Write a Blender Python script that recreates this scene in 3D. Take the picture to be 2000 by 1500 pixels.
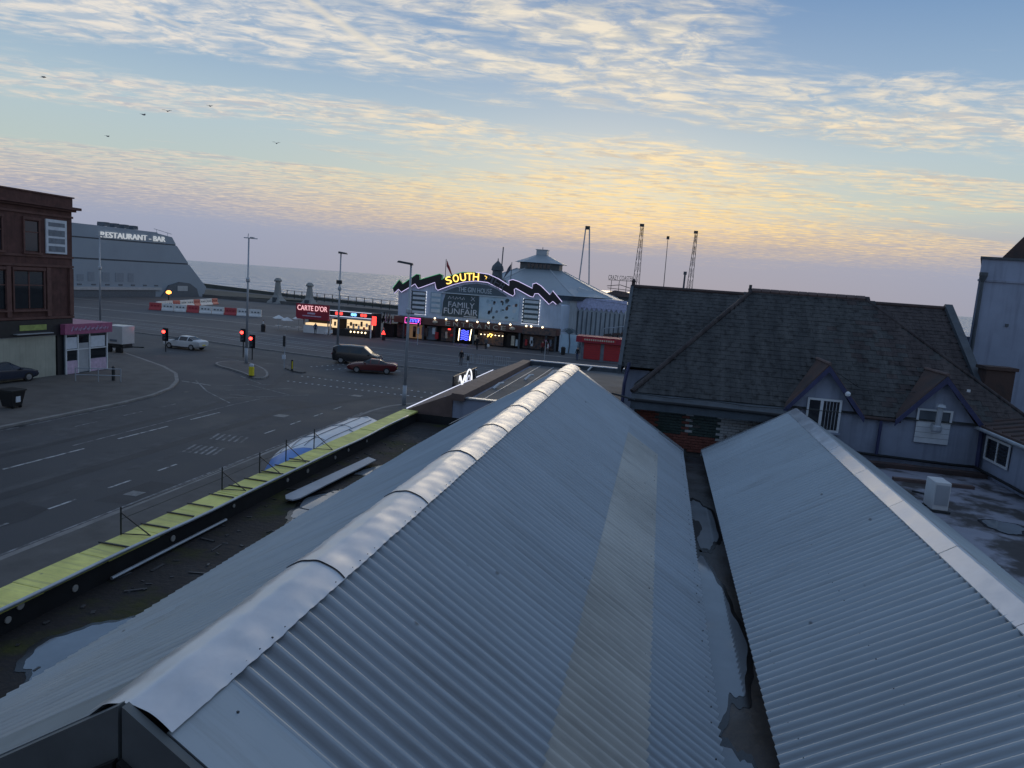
import bpy, bmesh, math, random
from mathutils import Vector, Matrix
random.seed(7)
R = math.radians
for o in list(bpy.data.objects): bpy.data.objects.remove(o, do_unlink=True)
scene = bpy.context.scene
COL = scene.collection

# ------------------------------------------------------------------ camera
cam_d = bpy.data.cameras.new('camera'); cam = bpy.data.objects.new('camera', cam_d); COL.objects.link(cam)
cam_d.sensor_fit = 'HORIZONTAL'; cam_d.sensor_width = 36.0; cam_d.lens = 25.2
cam_d.clip_start = 0.05; cam_d.clip_end = 120000
def cam_matrix(loc, yaw, pitch, roll):
    f = Vector((math.sin(yaw)*math.cos(pitch), math.cos(yaw)*math.cos(pitch), -math.sin(pitch)))
    r0 = Vector((math.cos(yaw), -math.sin(yaw), 0)); u0 = r0.cross(f)
    r = math.cos(roll)*r0 + math.sin(roll)*u0; u = -math.sin(roll)*r0 + math.cos(roll)*u0
    m = Matrix((r, u, -f)).transposed().to_4x4(); m.translation = loc
    return m
cam.matrix_world = cam_matrix(Vector((0, 0, 9.6)), R(-11.227), R(7.949), R(4.147))
scene.camera = cam

# ------------------------------------------------------------------ world / sky
SUN_AZ, SUN_EL = R(-4.5), R(5.0)
world = bpy.data.worlds.new('World'); scene.world = world; world.use_nodes = True
nt = world.node_tree; nt.nodes.clear()
def nd(t, **kw):
    n = nt.nodes.new(t)
    for k, v in kw.items(): setattr(n, k, v)
    return n
def put(sock, v):
    if isinstance(v, bpy.types.NodeSocket): nt.links.new(v, sock)
    elif v is not None: sock.default_value = v
def M(op, a, b=None, c=None, clamp=False):
    n = nd('ShaderNodeMath', operation=op, use_clamp=clamp); put(n.inputs[0], a)
    if b is not None: put(n.inputs[1], b)
    if c is not None: put(n.inputs[2], c)
    return n.outputs[0]
def VM(op, a, b):
    n = nd('ShaderNodeVectorMath', operation=op); put(n.inputs[0], a); put(n.inputs[1], b)
    return n.outputs['Value'] if op == 'DOT_PRODUCT' else n.outputs[0]
def ss(x, a, b):
    n = nd('ShaderNodeMapRange', interpolation_type='SMOOTHSTEP'); put(n.inputs['Value'], x)
    n.inputs['From Min'].default_value = a; n.inputs['From Max'].default_value = b
    return n.outputs[0]
def MIX(f, a, b):
    n = nd('ShaderNodeMix', data_type='RGBA'); put(n.inputs['Factor'], f); put(n.inputs['A'], a); put(n.inputs['B'], b)
    return n.outputs['Result']
def XYZ(x, y, z=0.0):
    n = nd('ShaderNodeCombineXYZ'); put(n.inputs[0], x); put(n.inputs[1], y); put(n.inputs[2], z); return n.outputs[0]
def NOISE(v, scale, detail=4, rough=.55, dist=0.0):
    n = nd('ShaderNodeTexNoise'); put(n.inputs['Vector'], v); n.inputs['Scale'].default_value = scale
    n.inputs['Detail'].default_value = detail; n.inputs['Roughness'].default_value = rough; n.inputs['Distortion'].default_value = dist
    return n.outputs['Fac']
def RAMP(x, stops, mode='EASE'):
    n = nd('ShaderNodeValToRGB'); put(n.inputs[0], x); e = n.color_ramp.elements; n.color_ramp.interpolation = mode
    while len(e) > 1: e.remove(e[-1])
    e[0].position = stops[0][0]; e[0].color = stops[0][1]
    for p, c in stops[1:]:
        q = e.new(p); q.color = c
    return n.outputs['Color']
def s2l(r, g, b, k=1.0):
    f = lambda v: (v/255/12.92 if v/255 <= .04045 else ((v/255+.055)/1.055)**2.4)
    return (f(r)*k, f(g)*k, f(b)*k, 1)
BG = 0.1                      # Background strength; cloud colours below are divided by it
def sky_c(r, g, b): return s2l(r, g, b, 1.0)
tc = nd('ShaderNodeTexCoord').outputs['Generated']
fw = (math.sin(SUN_AZ), math.cos(SUN_AZ), 0); rt = (math.cos(SUN_AZ), -math.sin(SUN_AZ), 0)
a_ = VM('DOT_PRODUCT', tc, rt); b_ = VM('DOT_PRODUCT', tc, fw); z_ = VM('DOT_PRODUCT', tc, (0, 0, 1))
zc = M('ADD', M('MAXIMUM', z_, 0.0), 0.01)
px = M('DIVIDE', a_, zc); py = M('DIVIDE', b_, zc)
P = XYZ(px, py)
big = NOISE(P, .55, 3, .5)
elev = M('MAXIMUM', z_, 0.0)
# clear sky between the clouds
nish = nd('ShaderNodeTexSky', sky_type='NISHITA', sun_disc=False)
nish.sun_elevation = SUN_EL; nish.sun_rotation = SUN_AZ; nish.air_density = 1.2; nish.dust_density = 1.5; nish.ozone_density = 1.5
base = RAMP(elev, [(0, sky_c(150, 153, 172)), (.075, sky_c(158, 160, 176)), (.12, sky_c(178, 192, 190)), (.18, sky_c(170, 190, 200)),
                   (.26, sky_c(140, 168, 196)), (.36, sky_c(106, 142, 184)), (.6, sky_c(100, 130, 170)), (1, sky_c(104, 130, 164))], 'LINEAR')
nis = nd('ShaderNodeVectorMath', operation='SCALE'); put(nis.inputs[0], nish.outputs[0]); nis.inputs['Scale'].default_value = 0.09
clear = MIX(.08, base, nis.outputs[0])
# nearness to the sunset
glow_az = ss(M('DIVIDE', a_, M('ADD', M('ABSOLUTE', b_), .05)), -.62, .02)
glow_az2 = ss(M('DIVIDE', a_, M('ADD', M('ABSOLUTE', b_), .05)), .75, .1)
front = ss(b_, -.1, .6)
glow = M('MULTIPLY', M('MULTIPLY', glow_az, glow_az2), front)
low = ss(elev, .30, .07)
# how much cloud: bands across the view
# cloud streets lie slantwise to the view: q runs across them, r along them
q_ = M('SUBTRACT', py, M('MULTIPLY', px, .37)); r_ = M('ADD', px, M('MULTIPLY', py, .37))
qw = M('ADD', q_, M('MULTIPLY', M('SUBTRACT', big, .5), 1.5))
def g3(v): return (v, v, v, 1)
band = RAMP(M('DIVIDE', qw, 16.0), [(0, g3(.70)), (.10, g3(.40)), (.1375, g3(.10)), (.156, g3(.28)), (.175, g3(.82)), (.225, g3(.95)), (.247, g3(.55)), (.2625, g3(.12)), (.281, g3(.20)), (.297, g3(.85)),
                   (.3375, g3(.95)), (.3625, g3(.40)), (.3875, g3(.10)), (.45, g3(.16)), (.48, g3(.80)), (.53, g3(1.)), (.8, g3(1.))], 'LINEAR')
band = M('MAXIMUM', band, M('MULTIPLY', M('MULTIPLY', glow, ss(q_, 5.0, 6.0)), .92))
warp = NOISE(P, .9, 3, .55)
Pw = XYZ(M('ADD', M('MULTIPLY', r_, .7), M('MULTIPLY', warp, .8)), M('ADD', q_, M('MULTIPLY', warp, -.6)))
Ps = XYZ(M('MULTIPLY', r_, .34), M('ADD', q_, M('MULTIPLY', warp, .5)))
Pp = XYZ(M('ADD', M('MULTIPLY', r_, .62), M('MULTIPLY', warp, .9)), M('ADD', q_, M('MULTIPLY', warp, -.4)))
puff = NOISE(Pp, 8.0, 7, .62, .5)
fine = NOISE(XYZ(M('MULTIPLY', px, .5), M('ADD', py, M('MULTIPLY', warp, .6))), 10.0, 5, .6, .3)
streak = NOISE(Ps, 2.6, 6, .62, .5)
mid = NOISE(Pw, 1.3, 6, .6)
den0 = M('ADD', M('MULTIPLY', streak, .50), M('MULTIPLY', mid, .50))
den = M('ADD', den0, M('MULTIPLY', M('SUBTRACT', band, .5), .30))
left = M('MULTIPLY', ss(px, -.7, -2.0), ss(q_, 4.6, 4.0))
den = M('ADD', den, M('MULTIPLY', left, .05))
body = ss(den, .45, .62)
rip = ss(M('ADD', M('MULTIPLY', puff, .6), M('MULTIPLY', fine, .4)), .40, .60)
cov = M('MULTIPLY', body, M('ADD', M('MULTIPLY', rip, .72), M('MULTIPLY', ss(den, .52, .76), .36)), clamp=True)
lit_far = MIX(low, sky_c(230, 221, 208), sky_c(214, 198, 180))
lit = MIX(glow, lit_far, MIX(low, sky_c(240, 226, 200), sky_c(255, 214, 132)))
shade = MIX(glow, MIX(low, sky_c(170, 182, 196), sky_c(160, 160, 172)), MIX(low, sky_c(190, 190, 186), sky_c(188, 168, 150)))
tone = M('ADD', M('MULTIPLY', NOISE(XYZ(M('MULTIPLY', px, .6), M('ADD', py, .35)), 7.5, 5, .6, .5), .7), M('MULTIPLY', mid, .3))
ccol = MIX(M('MULTIPLY', ss(tone, .47, .59), .8), lit, shade)
back = MIX(front, sky_c(150, 160, 178), ccol)
c1 = MIX(M('MULTIPLY', cov, .88), clear, back)
# thin veil of light round the sunset
veil = M('MULTIPLY', M('MULTIPLY', glow, ss(elev, .24, .10)), .10)
c1 = MIX(veil, c1, sky_c(250, 222, 165))
# contrails
def contrail(p, q, w, amt):
    L = math.hypot(q[0]-p[0], q[1]-p[1]); ux, uy = (q[0]-p[0])/L, (q[1]-p[1])/L
    dx = M('SUBTRACT', px, p[0]); dy = M('SUBTRACT', py, p[1])
    al = M('ADD', M('MULTIPLY', dx, ux), M('MULTIPLY', dy, uy)); ac = M('ABSOLUTE', M('SUBTRACT', M('MULTIPLY', dx, uy), M('MULTIPLY', dy, ux)))
    acn = M('ADD', ac, M('MULTIPLY', M('SUBTRACT', puff, .5), w*1.6))
    m = M('MULTIPLY', ss(acn, w, 0.0), M('MULTIPLY', ss(al, -L*.9, -L*.2), ss(al, L*1.15, L*.8)))
    return M('MULTIPLY', m, amt)
c1 = MIX(contrail((-1.177, 2.66), (-1.044, 3.27), .045, .5), c1, sky_c(236, 222, 196))
c1 = MIX(contrail((-1.932, 2.698), (-1.834, 3.002), .035, .4), c1, sky_c(226, 214, 196))
# the smooth grey bank above the horizon
bankn = M('ADD', M('ADD', elev, M('MULTIPLY', M('SUBTRACT', NOISE(P, .30, 4, .6), .5), .045)), M('MULTIPLY', M('SUBTRACT', fine, .5), .07))
bank = ss(bankn, .095, .045)
bankc = MIX(glow, RAMP(elev, [(0, sky_c(146, 150, 168)), (.05, sky_c(150, 156, 176)), (.1, sky_c(156, 158, 174))], 'LINEAR'), RAMP(elev, [(0, sky_c(160, 154, 162)), (.05, sky_c(160, 158, 170)), (.1, sky_c(176, 164, 160))], 'LINEAR'))
c2 = MIX(bank, c1, bankc)
sc = nd('ShaderNodeVectorMath', operation='SCALE'); put(sc.inputs[0], c2); sc.inputs['Scale'].default_value = 1/BG
bgn = nd('ShaderNodeBackground'); put(bgn.inputs['Color'], sc.outputs[0]); bgn.inputs['Strength'].default_value = BG
nt.links.new(bgn.outputs[0], nd('ShaderNodeOutputWorld').inputs[0])

# ------------------------------------------------------------------ sun (veiled by cloud at dusk) and exposure
sd = bpy.data.lights.new('sun', 'SUN'); sun = bpy.data.objects.new('sun', sd); COL.objects.link(sun)
sd.energy = 0.5; sd.angle = R(28); sd.color = (1.0, .80, .55)
sun.rotation_euler = Vector((-math.sin(SUN_AZ)*math.cos(SUN_EL), -math.cos(SUN_AZ)*math.cos(SUN_EL), -math.sin(SUN_EL))).to_track_quat('-Z', 'Y').to_euler()
sun.location = (0, 60, 40)
scene.view_settings.view_transform = 'Standard'; scene.view_settings.look = 'None'
scene.view_settings.exposure = 0.18; scene.view_settings.gamma = 1.0; scene.view_settings.use_curve_mapping = False
scene.render.engine = 'CYCLES'

# ------------------------------------------------------------------ materials
MATS = {}
def mat(name, col, rough=.7, metal=0.0, var=.25, scale=3.0, bump=0.0, bscale=20.0, streak=0.0, col2=None, mixr=(.42, .62), aniso=(1, 1, 1), spec=.5, rvar=0.0, detail=5, orand=0.0, dirt=0.0):
    m = bpy.data.materials.new(name); m.use_nodes = True; t = m.node_tree; n = t.nodes; L = t.links
    bs = n['Principled BSDF']; bs.inputs['Roughness'].default_value = rough; bs.inputs['Metallic'].default_value = metal
    bs.inputs['Specular IOR Level'].default_value = spec
    geo = n.new('ShaderNodeNewGeometry'); mp = n.new('ShaderNodeMapping'); mp.inputs['Scale'].default_value = aniso
    L.new(geo.outputs['Position'], mp.inputs['Vector'])
    nz = n.new('ShaderNodeTexNoise'); nz.inputs['Scale'].default_value = scale; nz.inputs['Detail'].default_value = detail; nz.inputs['Roughness'].default_value = .6
    L.new(mp.outputs[0], nz.inputs['Vector'])
    cr = n.new('ShaderNodeValToRGB'); e = cr.color_ramp.elements
    c2 = col2 if col2 else tuple(min(1, c*(1+var)) for c in col); c1 = col if col2 else tuple(c*(1-var) for c in col)
    e[0].position, e[1].position = (mixr if col2 else (.3, .7)); e[0].color = (*c1, 1); e[1].color = (*c2, 1)
    L.new(nz.outputs['Fac'], cr.inputs[0]); out = cr.outputs[0]
    if streak:
        ms = n.new('ShaderNodeMapping'); ms.inputs['Scale'].default_value = (5, 5, .35); L.new(geo.outputs['Position'], ms.inputs['Vector'])
        ns = n.new('ShaderNodeTexNoise'); ns.inputs['Scale'].default_value = 1.2; ns.inputs['Detail'].default_value = 6; L.new(ms.outputs[0], ns.inputs['Vector'])
        mr = n.new('ShaderNodeMapRange'); mr.inputs['From Min'].default_value = .5; mr.inputs['From Max'].default_value = .72; mr.inputs['To Max'].default_value = streak; L.new(ns.outputs['Fac'], mr.inputs[0])
        mx = n.new('ShaderNodeMix'); mx.data_type = 'RGBA'; mx.inputs['B'].default_value = tuple(c*.28 for c in col)+(1,)
        L.new(mr.outputs[0], mx.inputs['Factor']); L.new(out, mx.inputs['A']); out = mx.outputs['Result']
    if orand:
        oi = n.new('ShaderNodeObjectInfo'); om = n.new('ShaderNodeMapRange'); om.inputs['To Min'].default_value = 1-orand; om.inputs['To Max'].default_value = 1+orand; L.new(oi.outputs['Random'], om.inputs[0])
        vs_ = n.new('ShaderNodeVectorMath'); vs_.operation = 'SCALE'; L.new(out, vs_.inputs[0]); L.new(om.outputs[0], vs_.inputs['Scale']); out = vs_.outputs[0]
    if dirt:
        md_ = n.new('ShaderNodeMapping'); md_.inputs['Scale'].default_value = (.35, 5.5, .35); L.new(geo.outputs['Position'], md_.inputs['Vector'])
        n1 = n.new('ShaderNodeTexNoise'); n1.inputs['Scale'].default_value = 1.6; n1.inputs['Detail'].default_value = 7; n1.inputs['Roughness'].default_value = .7; L.new(md_.outputs[0], n1.inputs['Vector'])
        r1 = n.new('ShaderNodeMapRange'); r1.inputs['From Min'].default_value = .50; r1.inputs['From Max'].default_value = .75; r1.inputs['To Max'].default_value = dirt; L.new(n1.outputs['Fac'], r1.inputs[0])
        x1 = n.new('ShaderNodeMix'); x1.data_type = 'RGBA'; x1.inputs['B'].default_value = (.16, .15, .14, 1); L.new(r1.outputs[0], x1.inputs['Factor']); L.new(out, x1.inputs['A']); out = x1.outputs['Result']
        vo = n.new('ShaderNodeTexVoronoi'); vo.inputs['Scale'].default_value = 1.5; L.new(geo.outputs['Position'], vo.inputs['Vector'])
        r2_ = n.new('ShaderNodeMapRange'); r2_.inputs['From Min'].default_value = .05; r2_.inputs['From Max'].default_value = .02; r2_.inputs['To Max'].default_value = .7; L.new(vo.outputs['Distance'], r2_.inputs[0])
        x2 = n.new('ShaderNodeMix'); x2.data_type = 'RGBA'; x2.inputs['B'].default_value = (.10, .10, .10, 1); L.new(r2_.outputs[0], x2.inputs['Factor']); L.new(out, x2.inputs['A']); out = x2.outputs['Result']
    L.new(out, bs.inputs['Base Color'])
    if rvar:
        rr = n.new('ShaderNodeMapRange'); rr.inputs['From Min'].default_value = .35; rr.inputs['From Max'].default_value = .65
        rr.inputs['To Min'].default_value = max(.03, rough-rvar); rr.inputs['To Max'].default_value = min(1, rough+rvar)
        L.new(nz.outputs['Fac'], rr.inputs[0]); L.new(rr.outputs[0], bs.inputs['Roughness'])
    if bump:
        nb = n.new('ShaderNodeTexNoise'); nb.inputs['Scale'].default_value = bscale; nb.inputs['Detail'].default_value = 4; L.new(mp.outputs[0], nb.inputs['Vector'])
        bp = n.new('ShaderNodeBump'); bp.inputs['Strength'].default_value = bump; bp.inputs['Distance'].default_value = .03; L.new(nb.outputs['Fac'], bp.inputs['Height']); L.new(bp.outputs[0], bs.inputs['Normal'])
    MATS[name] = m
    return m
def emit(name, col, st):
    m = bpy.data.materials.new(name); m.use_nodes = True; bs = m.node_tree.nodes['Principled BSDF']
    bs.inputs['Base Color'].default_value = (*[c*.3 for c in col], 1); bs.inputs['Emission Color'].default_value = (*col, 1); bs.inputs['Emission Strength'].default_value = st
    MATS[name] = m
    return m
mat('asphalt', (.064, .065, .069), .75, var=.36, scale=.22, detail=9, bump=.25, bscale=40, rvar=.15)
mat('asphalt_new', (.042, .042, .045), .7, var=.2, scale=.8, bump=.2, bscale=40)
mat('paving', (.11, .105, .10), .85, var=.22, scale=.8, bump=.2, bscale=12)
mat('prom_paving', (.095, .095, .10), .8, var=.25, scale=.12, bump=.2, bscale=5)
mat('kerb', (.24, .23, .22), .85, var=.25, scale=1.5)
mat('road_paint', (.50, .50, .49), .7, col2=(.09, .09, .09), mixr=(.46, .64), scale=2.2)
mat('road_paint_worn', (.30, .30, .30), .8, col2=(.08, .08, .08), mixr=(.40, .62), scale=2.0)
mat('sheet', (.375, .43, .475), .40, .45, var=.08, scale=.6, bump=.05, bscale=6, rvar=.07, orand=.05, dirt=.40)
mat('sheet_old', (.40, .46, .50), .40, .45, var=.08, scale=.5, bump=.04, bscale=6, rvar=.07, orand=.04, dirt=.34)
mat('grp', (.50, .50, .465), .38, .10, var=.16, scale=.7, aniso=(1, .6, 1), bump=.03, bscale=5, orand=.06, dirt=.45)
mat('ridge_metal', (.64, .66, .69), .40, .80, var=.10, scale=3.0, bump=.05, bscale=4.0, rvar=.06)
mat('dark_seam', (.05, .055, .06), .7)
mat('verge', (.15, .17, .175), .6, var=.2, scale=2)
mat('felt', (.045, .045, .045), .55, col2=(.085, .088, .095), mixr=(.46, .66), scale=.9, bump=.3, bscale=8, rvar=.25)
mat('felt_mossy', (.032, .030, .030), .75, col2=(.050, .056, .018), mixr=(.50, .66), scale=.8, bump=.6, bscale=10, rvar=.15, spec=.25)
mat('felt_grey', (.10, .105, .11), .8, var=.3, scale=.8, bump=.3, bscale=8)
mat('moss', (.030, .045, .012), .9, var=.5, scale=8, bump=.5, bscale=30)
mat('puddle', (.22, .25, .28), .04, var=.15, scale=1.2, spec=.9)
mat('damp', (.022, .022, .023), .22, var=.3, scale=3, spec=.5)
mat('yellow_cap', (.76, .72, .20), .6, var=.20, scale=1.8, bump=.15, bscale=10, orand=.10, dirt=.55)
mat('zinc', (.50, .54, .58), .38, .5, var=.15, scale=2)
mat('black_wall', (.014, .015, .017), .7, var=.4, scale=2)
mat('cream_spot', (.42, .40, .36), .8)
mat('steel_dark', (.05, .055, .06), .5, .6)
mat('awning_white', (.70, .72, .75), .35, var=.08)
mat('awning_blue', (.10, .24, .58), .35, var=.12)
mat('render_grey', (.29, .32, .40), .85, var=.14, scale=1.2, streak=.35, bump=.1, bscale=10)
mat('render_pale', (.30, .34, .44), .85, var=.12, scale=.8, streak=.3, bump=.1, bscale=8)
mat('blue_trim', (.04, .045, .11), .6, var=.2)
mat('slate', (.034, .037, .040), .65, col2=(.080, .082, .082), mixr=(.34, .70), scale=1.1, aniso=(2.6, .45, .45), streak=.85, bump=.25, bscale=14, spec=.3)
mat('tile_brown', (.085, .050, .042), .8, col2=(.05, .040, .040), mixr=(.4, .65), scale=1.5, bump=.3, bscale=12)
mat('lead_brown', (.14, .095, .085), .7, var=.25, scale=2)
mat('brick_red', (.25, .085, .060), .85, var=.4, scale=4, bump=.2, bscale=30)
mat('brick_glazed', (.045, .070, .058), .35, var=.35, scale=4)
mat('brick_white', (.55, .54, .52), .8, col2=(.20, .17, .15), mixr=(.56, .68), scale=5)
mat('mortar', (.13, .12, .11), .9)
mat('white_pvc', (.68, .70, .72), .45, var=.1)
mat('glass_dark', (.012, .015, .02), .06, var=.2, spec=.7)
mat('terracotta', (.100, .044, .038), .8, var=.3, scale=1.6, streak=.3, bump=.2, bscale=16)
mat('terracotta_light', (.130, .064, .055), .8, var=.25, scale=2)
mat('black_fascia', (.016, .017, .02), .5, var=.3)
mat('cream_shutter', (.40, .40, .33), .6, var=.14, scale=.8, streak=.25)
mat('olive_sign', (.30, .36, .10), .5)
mat('sign_white', (.62, .66, .72), .5, var=.1)
mat('sign_grey', (.16, .19, .23), .5)
mat('pink', (.36, .10, .20), .5, var=.15)
mat('pink_pale', (.55, .42, .55), .5, var=.2, scale=4)
mat('rest_panel', (.28, .33, .39), .6, .1, var=.06, scale=.12)
mat('rest_mid', (.225, .265, .315), .6, var=.1)
mat('rest_dark', (.10, .12, .145), .6, var=.2)
mat('galv', (.40, .43, .47), .5, .4, var=.12, scale=1.2)
mat('white_plastic', (.66, .66, .66), .5, var=.12, scale=1)
mat('red_plastic', (.42, .05, .06), .5, var=.12)
mat('pier_wall', (.46, .56, .70), .6, var=.10, scale=.5, streak=.2)
mat('pier_board', (.30, .44, .54), .5, var=.12, scale=2)
mat('pier_strip', (.55, .64, .70), .5, var=.1)
mat('pier_teal', (.055, .085, .10), .5, var=.2)
mat('pier_tym', (.09, .13, .16), .5, var=.15)
mat('pic_board', (.46, .62, .74), .5, col2=(.36, .52, .64), scale=.8)
mat('band_black', (.012, .013, .020), .4, var=.2)
mat('unlit_letter', (.10, .11, .14), .5)
mat('canopy_brown', (.12, .055, .045), .5, var=.25, scale=1)
mat('letter_cream', (.52, .47, .38), .5)
mat('dark_in', (.020, .018, .020), .8, var=.4)
mat('stall_stuff', (.16, .10, .08), .7, col2=(.05, .05, .06), scale=2.5)
mat('pav_roof', (.33, .38, .42), .45, .3, var=.07, scale=.3)
mat('pav_wall', (.42, .46, .50), .7, var=.12, scale=.6, streak=.45)
mat('pav_dark', (.07, .085, .10), .6)
mat('lavender', (.42, .44, .62), .6)
mat('tent_blue', (.34, .50, .68), .6, var=.1)
mat('kiosk_red', (.42, .025, .03), .45, var=.1)
mat('sign_red', (.30, .012, .035), .45, var=.1)
mat('stone', (.30, .30, .29), .85, var=.2)
mat('seawall', (.055, .06, .052), .9, var=.3, scale=.3, bump=.3, bscale=2)
mat('sand_wall', (.14, .135, .13), .9, var=.2, scale=.2)
mat('skin', (.45, .27, .20), .6); mat('hair', (.03, .02, .015), .7)
mat('cloth_black', (.012, .012, .015), .9); mat('cloth_blue', (.03, .05, .11), .9); mat('cloth_red', (.20, .03, .03), .9); mat('cloth_white', (.55, .55, .55), .9); mat('cloth_grey', (.10, .10, .11), .9)
mat('tyre', (.012, .012, .012), .8); mat('rim', (.35, .36, .38), .35, .8)
mat('paint_red', (.10, .010, .012), .22, var=.05, spec=.7); mat('paint_black', (.012, .013, .016), .2, var=.05, spec=.7); mat('paint_white', (.60, .60, .60), .25, var=.05); mat('paint_navy', (.02, .028, .05), .22, var=.05)
mat('bollard_yellow', (.75, .62, .03), .5, var=.1)
mat('bin_black', (.012, .013, .015), .5)
mat('flag_red', (.35, .04, .05), .8); mat('flag_grey', (.10, .11, .14), .8)
mat('gull', (.30, .30, .32), .8)
emit('em_red', (1, .04, .03), 7); emit('em_tail', (1, .10, .05), 4); emit('em_yellow', (1, .62, .12), 2.2); emit('em_white', (.9, .93, 1), 1.2); emit('em_warm', (1, .80, .48), 4.0)
emit('em_blue', (.08, .10, 1), 3.2); emit('em_pink', (1, .12, .55), 1.5); emit('em_orange', (1, .30, .06), 4); emit('em_green', (.10, .5, .25), .5); emit('em_redsign', (1, .05, .04), 2.2); emit('em_interior', (1, .72, .40), .9); emit('em_led', (.75, .80, 1), .8); emit('em_lilac', (.70, .62, 1), .9); emit('em_cyan', (.15, .4, 1), 2.5); emit('em_restaurant', (.9, .95, 1), .38); emit('em_carte', (1, .55, .6), .9); emit('em_shopglow', (.9, .55, .30), .10)

# sea
def sea_material():
    m = bpy.data.materials.new('sea'); m.use_nodes = True; t = m.node_tree; n = t.nodes; L = t.links; bs = n['Principled BSDF']
    bs.inputs['Base Color'].default_value = (.24, .33, .43, 1); bs.inputs['Roughness'].default_value = .18; bs.inputs['Specular IOR Level'].default_value = .4; bs.inputs['IOR'].default_value = 1.33
    g = n.new('ShaderNodeNewGeometry'); last = None
    for sx, sy, s, d in ((.03, .016, 1, 22.0), (.085, .045, 1, 13.0), (.25, .16, 1, 2.5)):
        mp = n.new('ShaderNodeMapping'); mp.inputs['Scale'].default_value = (sx, sy, 1); mp.inputs['Rotation'].default_value = (0, 0, R(8)); L.new(g.outputs['Position'], mp.inputs['Vector'])
        z = n.new('ShaderNodeTexNoise'); z.inputs['Scale'].default_value = s; z.inputs['Detail'].default_value = 4; L.new(mp.outputs[0], z.inputs['Vector'])
        b = n.new('ShaderNodeBump'); b.inputs['Strength'].default_value = 1.0; b.inputs['Distance'].default_value = d*.9; L.new(z.outputs['Fac'], b.inputs['Height'])
        if last: L.new(last, b.inputs['Normal'])
        last = b.outputs[0]
    L.new(last, bs.inputs['Normal']); MATS['sea'] = m
sea_material()

# ------------------------------------------------------------------ mesh helpers
class MB:
    def __init__(s): s.v = []; s.f = []
    def add(s, vs, fs):
        k = len(s.v); s.v += [tuple(p) for p in vs]; s.f += [tuple(i+k for i in f) for f in fs]; return s
    def box(s, x0, x1, y0, y1, z0, z1):
        return s.add([(x0,y0,z0),(x1,y0,z0),(x1,y1,z0),(x0,y1,z0),(x0,y0,z1),(x1,y0,z1),(x1,y1,z1),(x0,y1,z1)],
                     [(0,3,2,1),(4,5,6,7),(0,1,5,4),(1,2,6,5),(2,3,7,6),(3,0,4,7)])
    def prism(s, poly, axis, a, b):
        n = len(poly)
        def p(u, w, t): return (t, u, w) if axis == 'x' else ((u, t, w) if axis == 'y' else (u, w, t))
        vs = [p(u, w, a) for u, w in poly] + [p(u, w, b) for u, w in poly]
        return s.add(vs, [tuple(range(n))[::-1], tuple(range(n, 2*n))] + [(i, (i+1) % n, n+(i+1) % n, n+i) for i in range(n)])
    def hexa(s, b, t):           # bottom 4, top 4
        return s.add(list(b)+list(t), [(0,3,2,1),(4,5,6,7),(0,1,5,4),(1,2,6,5),(2,3,7,6),(3,0,4,7)])
    def tube(s, pts, r, n=8, r2=None):
        pts = [Vector(p) for p in pts]; k0 = len(s.v); m = len(pts)
        for i, p in enumerate(pts):
            d = (pts[min(i+1, m-1)] - pts[max(i-1, 0)]).normalized()
            up = Vector((0, 0, 1)) if abs(d.z) < .9 else Vector((1, 0, 0))
            a = d.cross(up).normalized(); b = d.cross(a).normalized(); rr = r if r2 is None else r+(r2-r)*i/(m-1)
            for j in range(n):
                t = 2*math.pi*j/n; s.v.append(tuple(p + rr*(math.cos(t)*a + math.sin(t)*b)))
        for i in range(m-1):
            for j in range(n):
                j2 = (j+1) % n; s.f.append((k0+i*n+j, k0+i*n+j2, k0+(i+1)*n+j2, k0+(i+1)*n+j))
        s.f.append(tuple(k0+j for j in range(n))[::-1]); s.f.append(tuple(k0+(m-1)*n+j for j in range(n)))
        return s
    def lathe(s, prof, c, n=16, a0=0.0):
        k0 = len(s.v); m = len(prof)
        for r, z in prof:
            for j in range(n):
                t = a0+2*math.pi*j/n; s.v.append((c[0]+r*math.cos(t), c[1]+r*math.sin(t), c[2]+z))
        for i in range(m-1):
            for j in range(n):
                j2 = (j+1) % n; s.f.append((k0+i*n+j, k0+i*n+j2, k0+(i+1)*n+j2, k0+(i+1)*n+j))
        s.f.append(tuple(k0+j for j in range(n))[::-1]); s.f.append(tuple(k0+(m-1)*n+j for j in range(n)))
        return s
    def grid(s, f, nu, nv):
        k0 = len(s.v)
        for i in range(nu+1):
            for j in range(nv+1): s.v.append(tuple(f(i/nu, j/nv)))
        for i in range(nu):
            for j in range(nv):
                a = k0+i*(nv+1)+j; s.f.append((a, a+nv+1, a+nv+2, a+1))
        return s
    def mesh(s, name, m, smooth=False):
        me = bpy.data.meshes.new(name); me.from_pydata(s.v, [], s.f); me.validate(); me.update()
        bm = bmesh.new(); bm.from_mesh(me); bmesh.ops.recalc_face_normals(bm, faces=bm.faces); bm.to_mesh(me); bm.free()
        me.materials.append(MATS[m])
        if smooth:
            me.polygons.foreach_set('use_smooth', [True]*len(me.polygons))
        return me
def link(name, data, parent=None):
    o = bpy.data.objects.new(name, data); COL.objects.link(o)
    if parent is not None:
        o.parent = parent
        if parent.type == 'EMPTY' and not parent.get('_local', False): o.matrix_parent_inverse = Matrix.Translation(-parent.location)
    return o
def part(name, mb, m, parent=None, smooth=False, bevel=0, solid=0, label=None, auto=False):
    o = link(name, mb.mesh(name, m, smooth), parent)
    if solid:
        md = o.modifiers.new('solid', 'SOLIDIFY'); md.thickness = solid; md.offset = -1
    if bevel:
        md = o.modifiers.new('bevel', 'BEVEL'); md.width = bevel; md.segments = 2; md.limit_method = 'ANGLE'
    if label: o['label'] = label
    return o
LOCAL = set()
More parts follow.
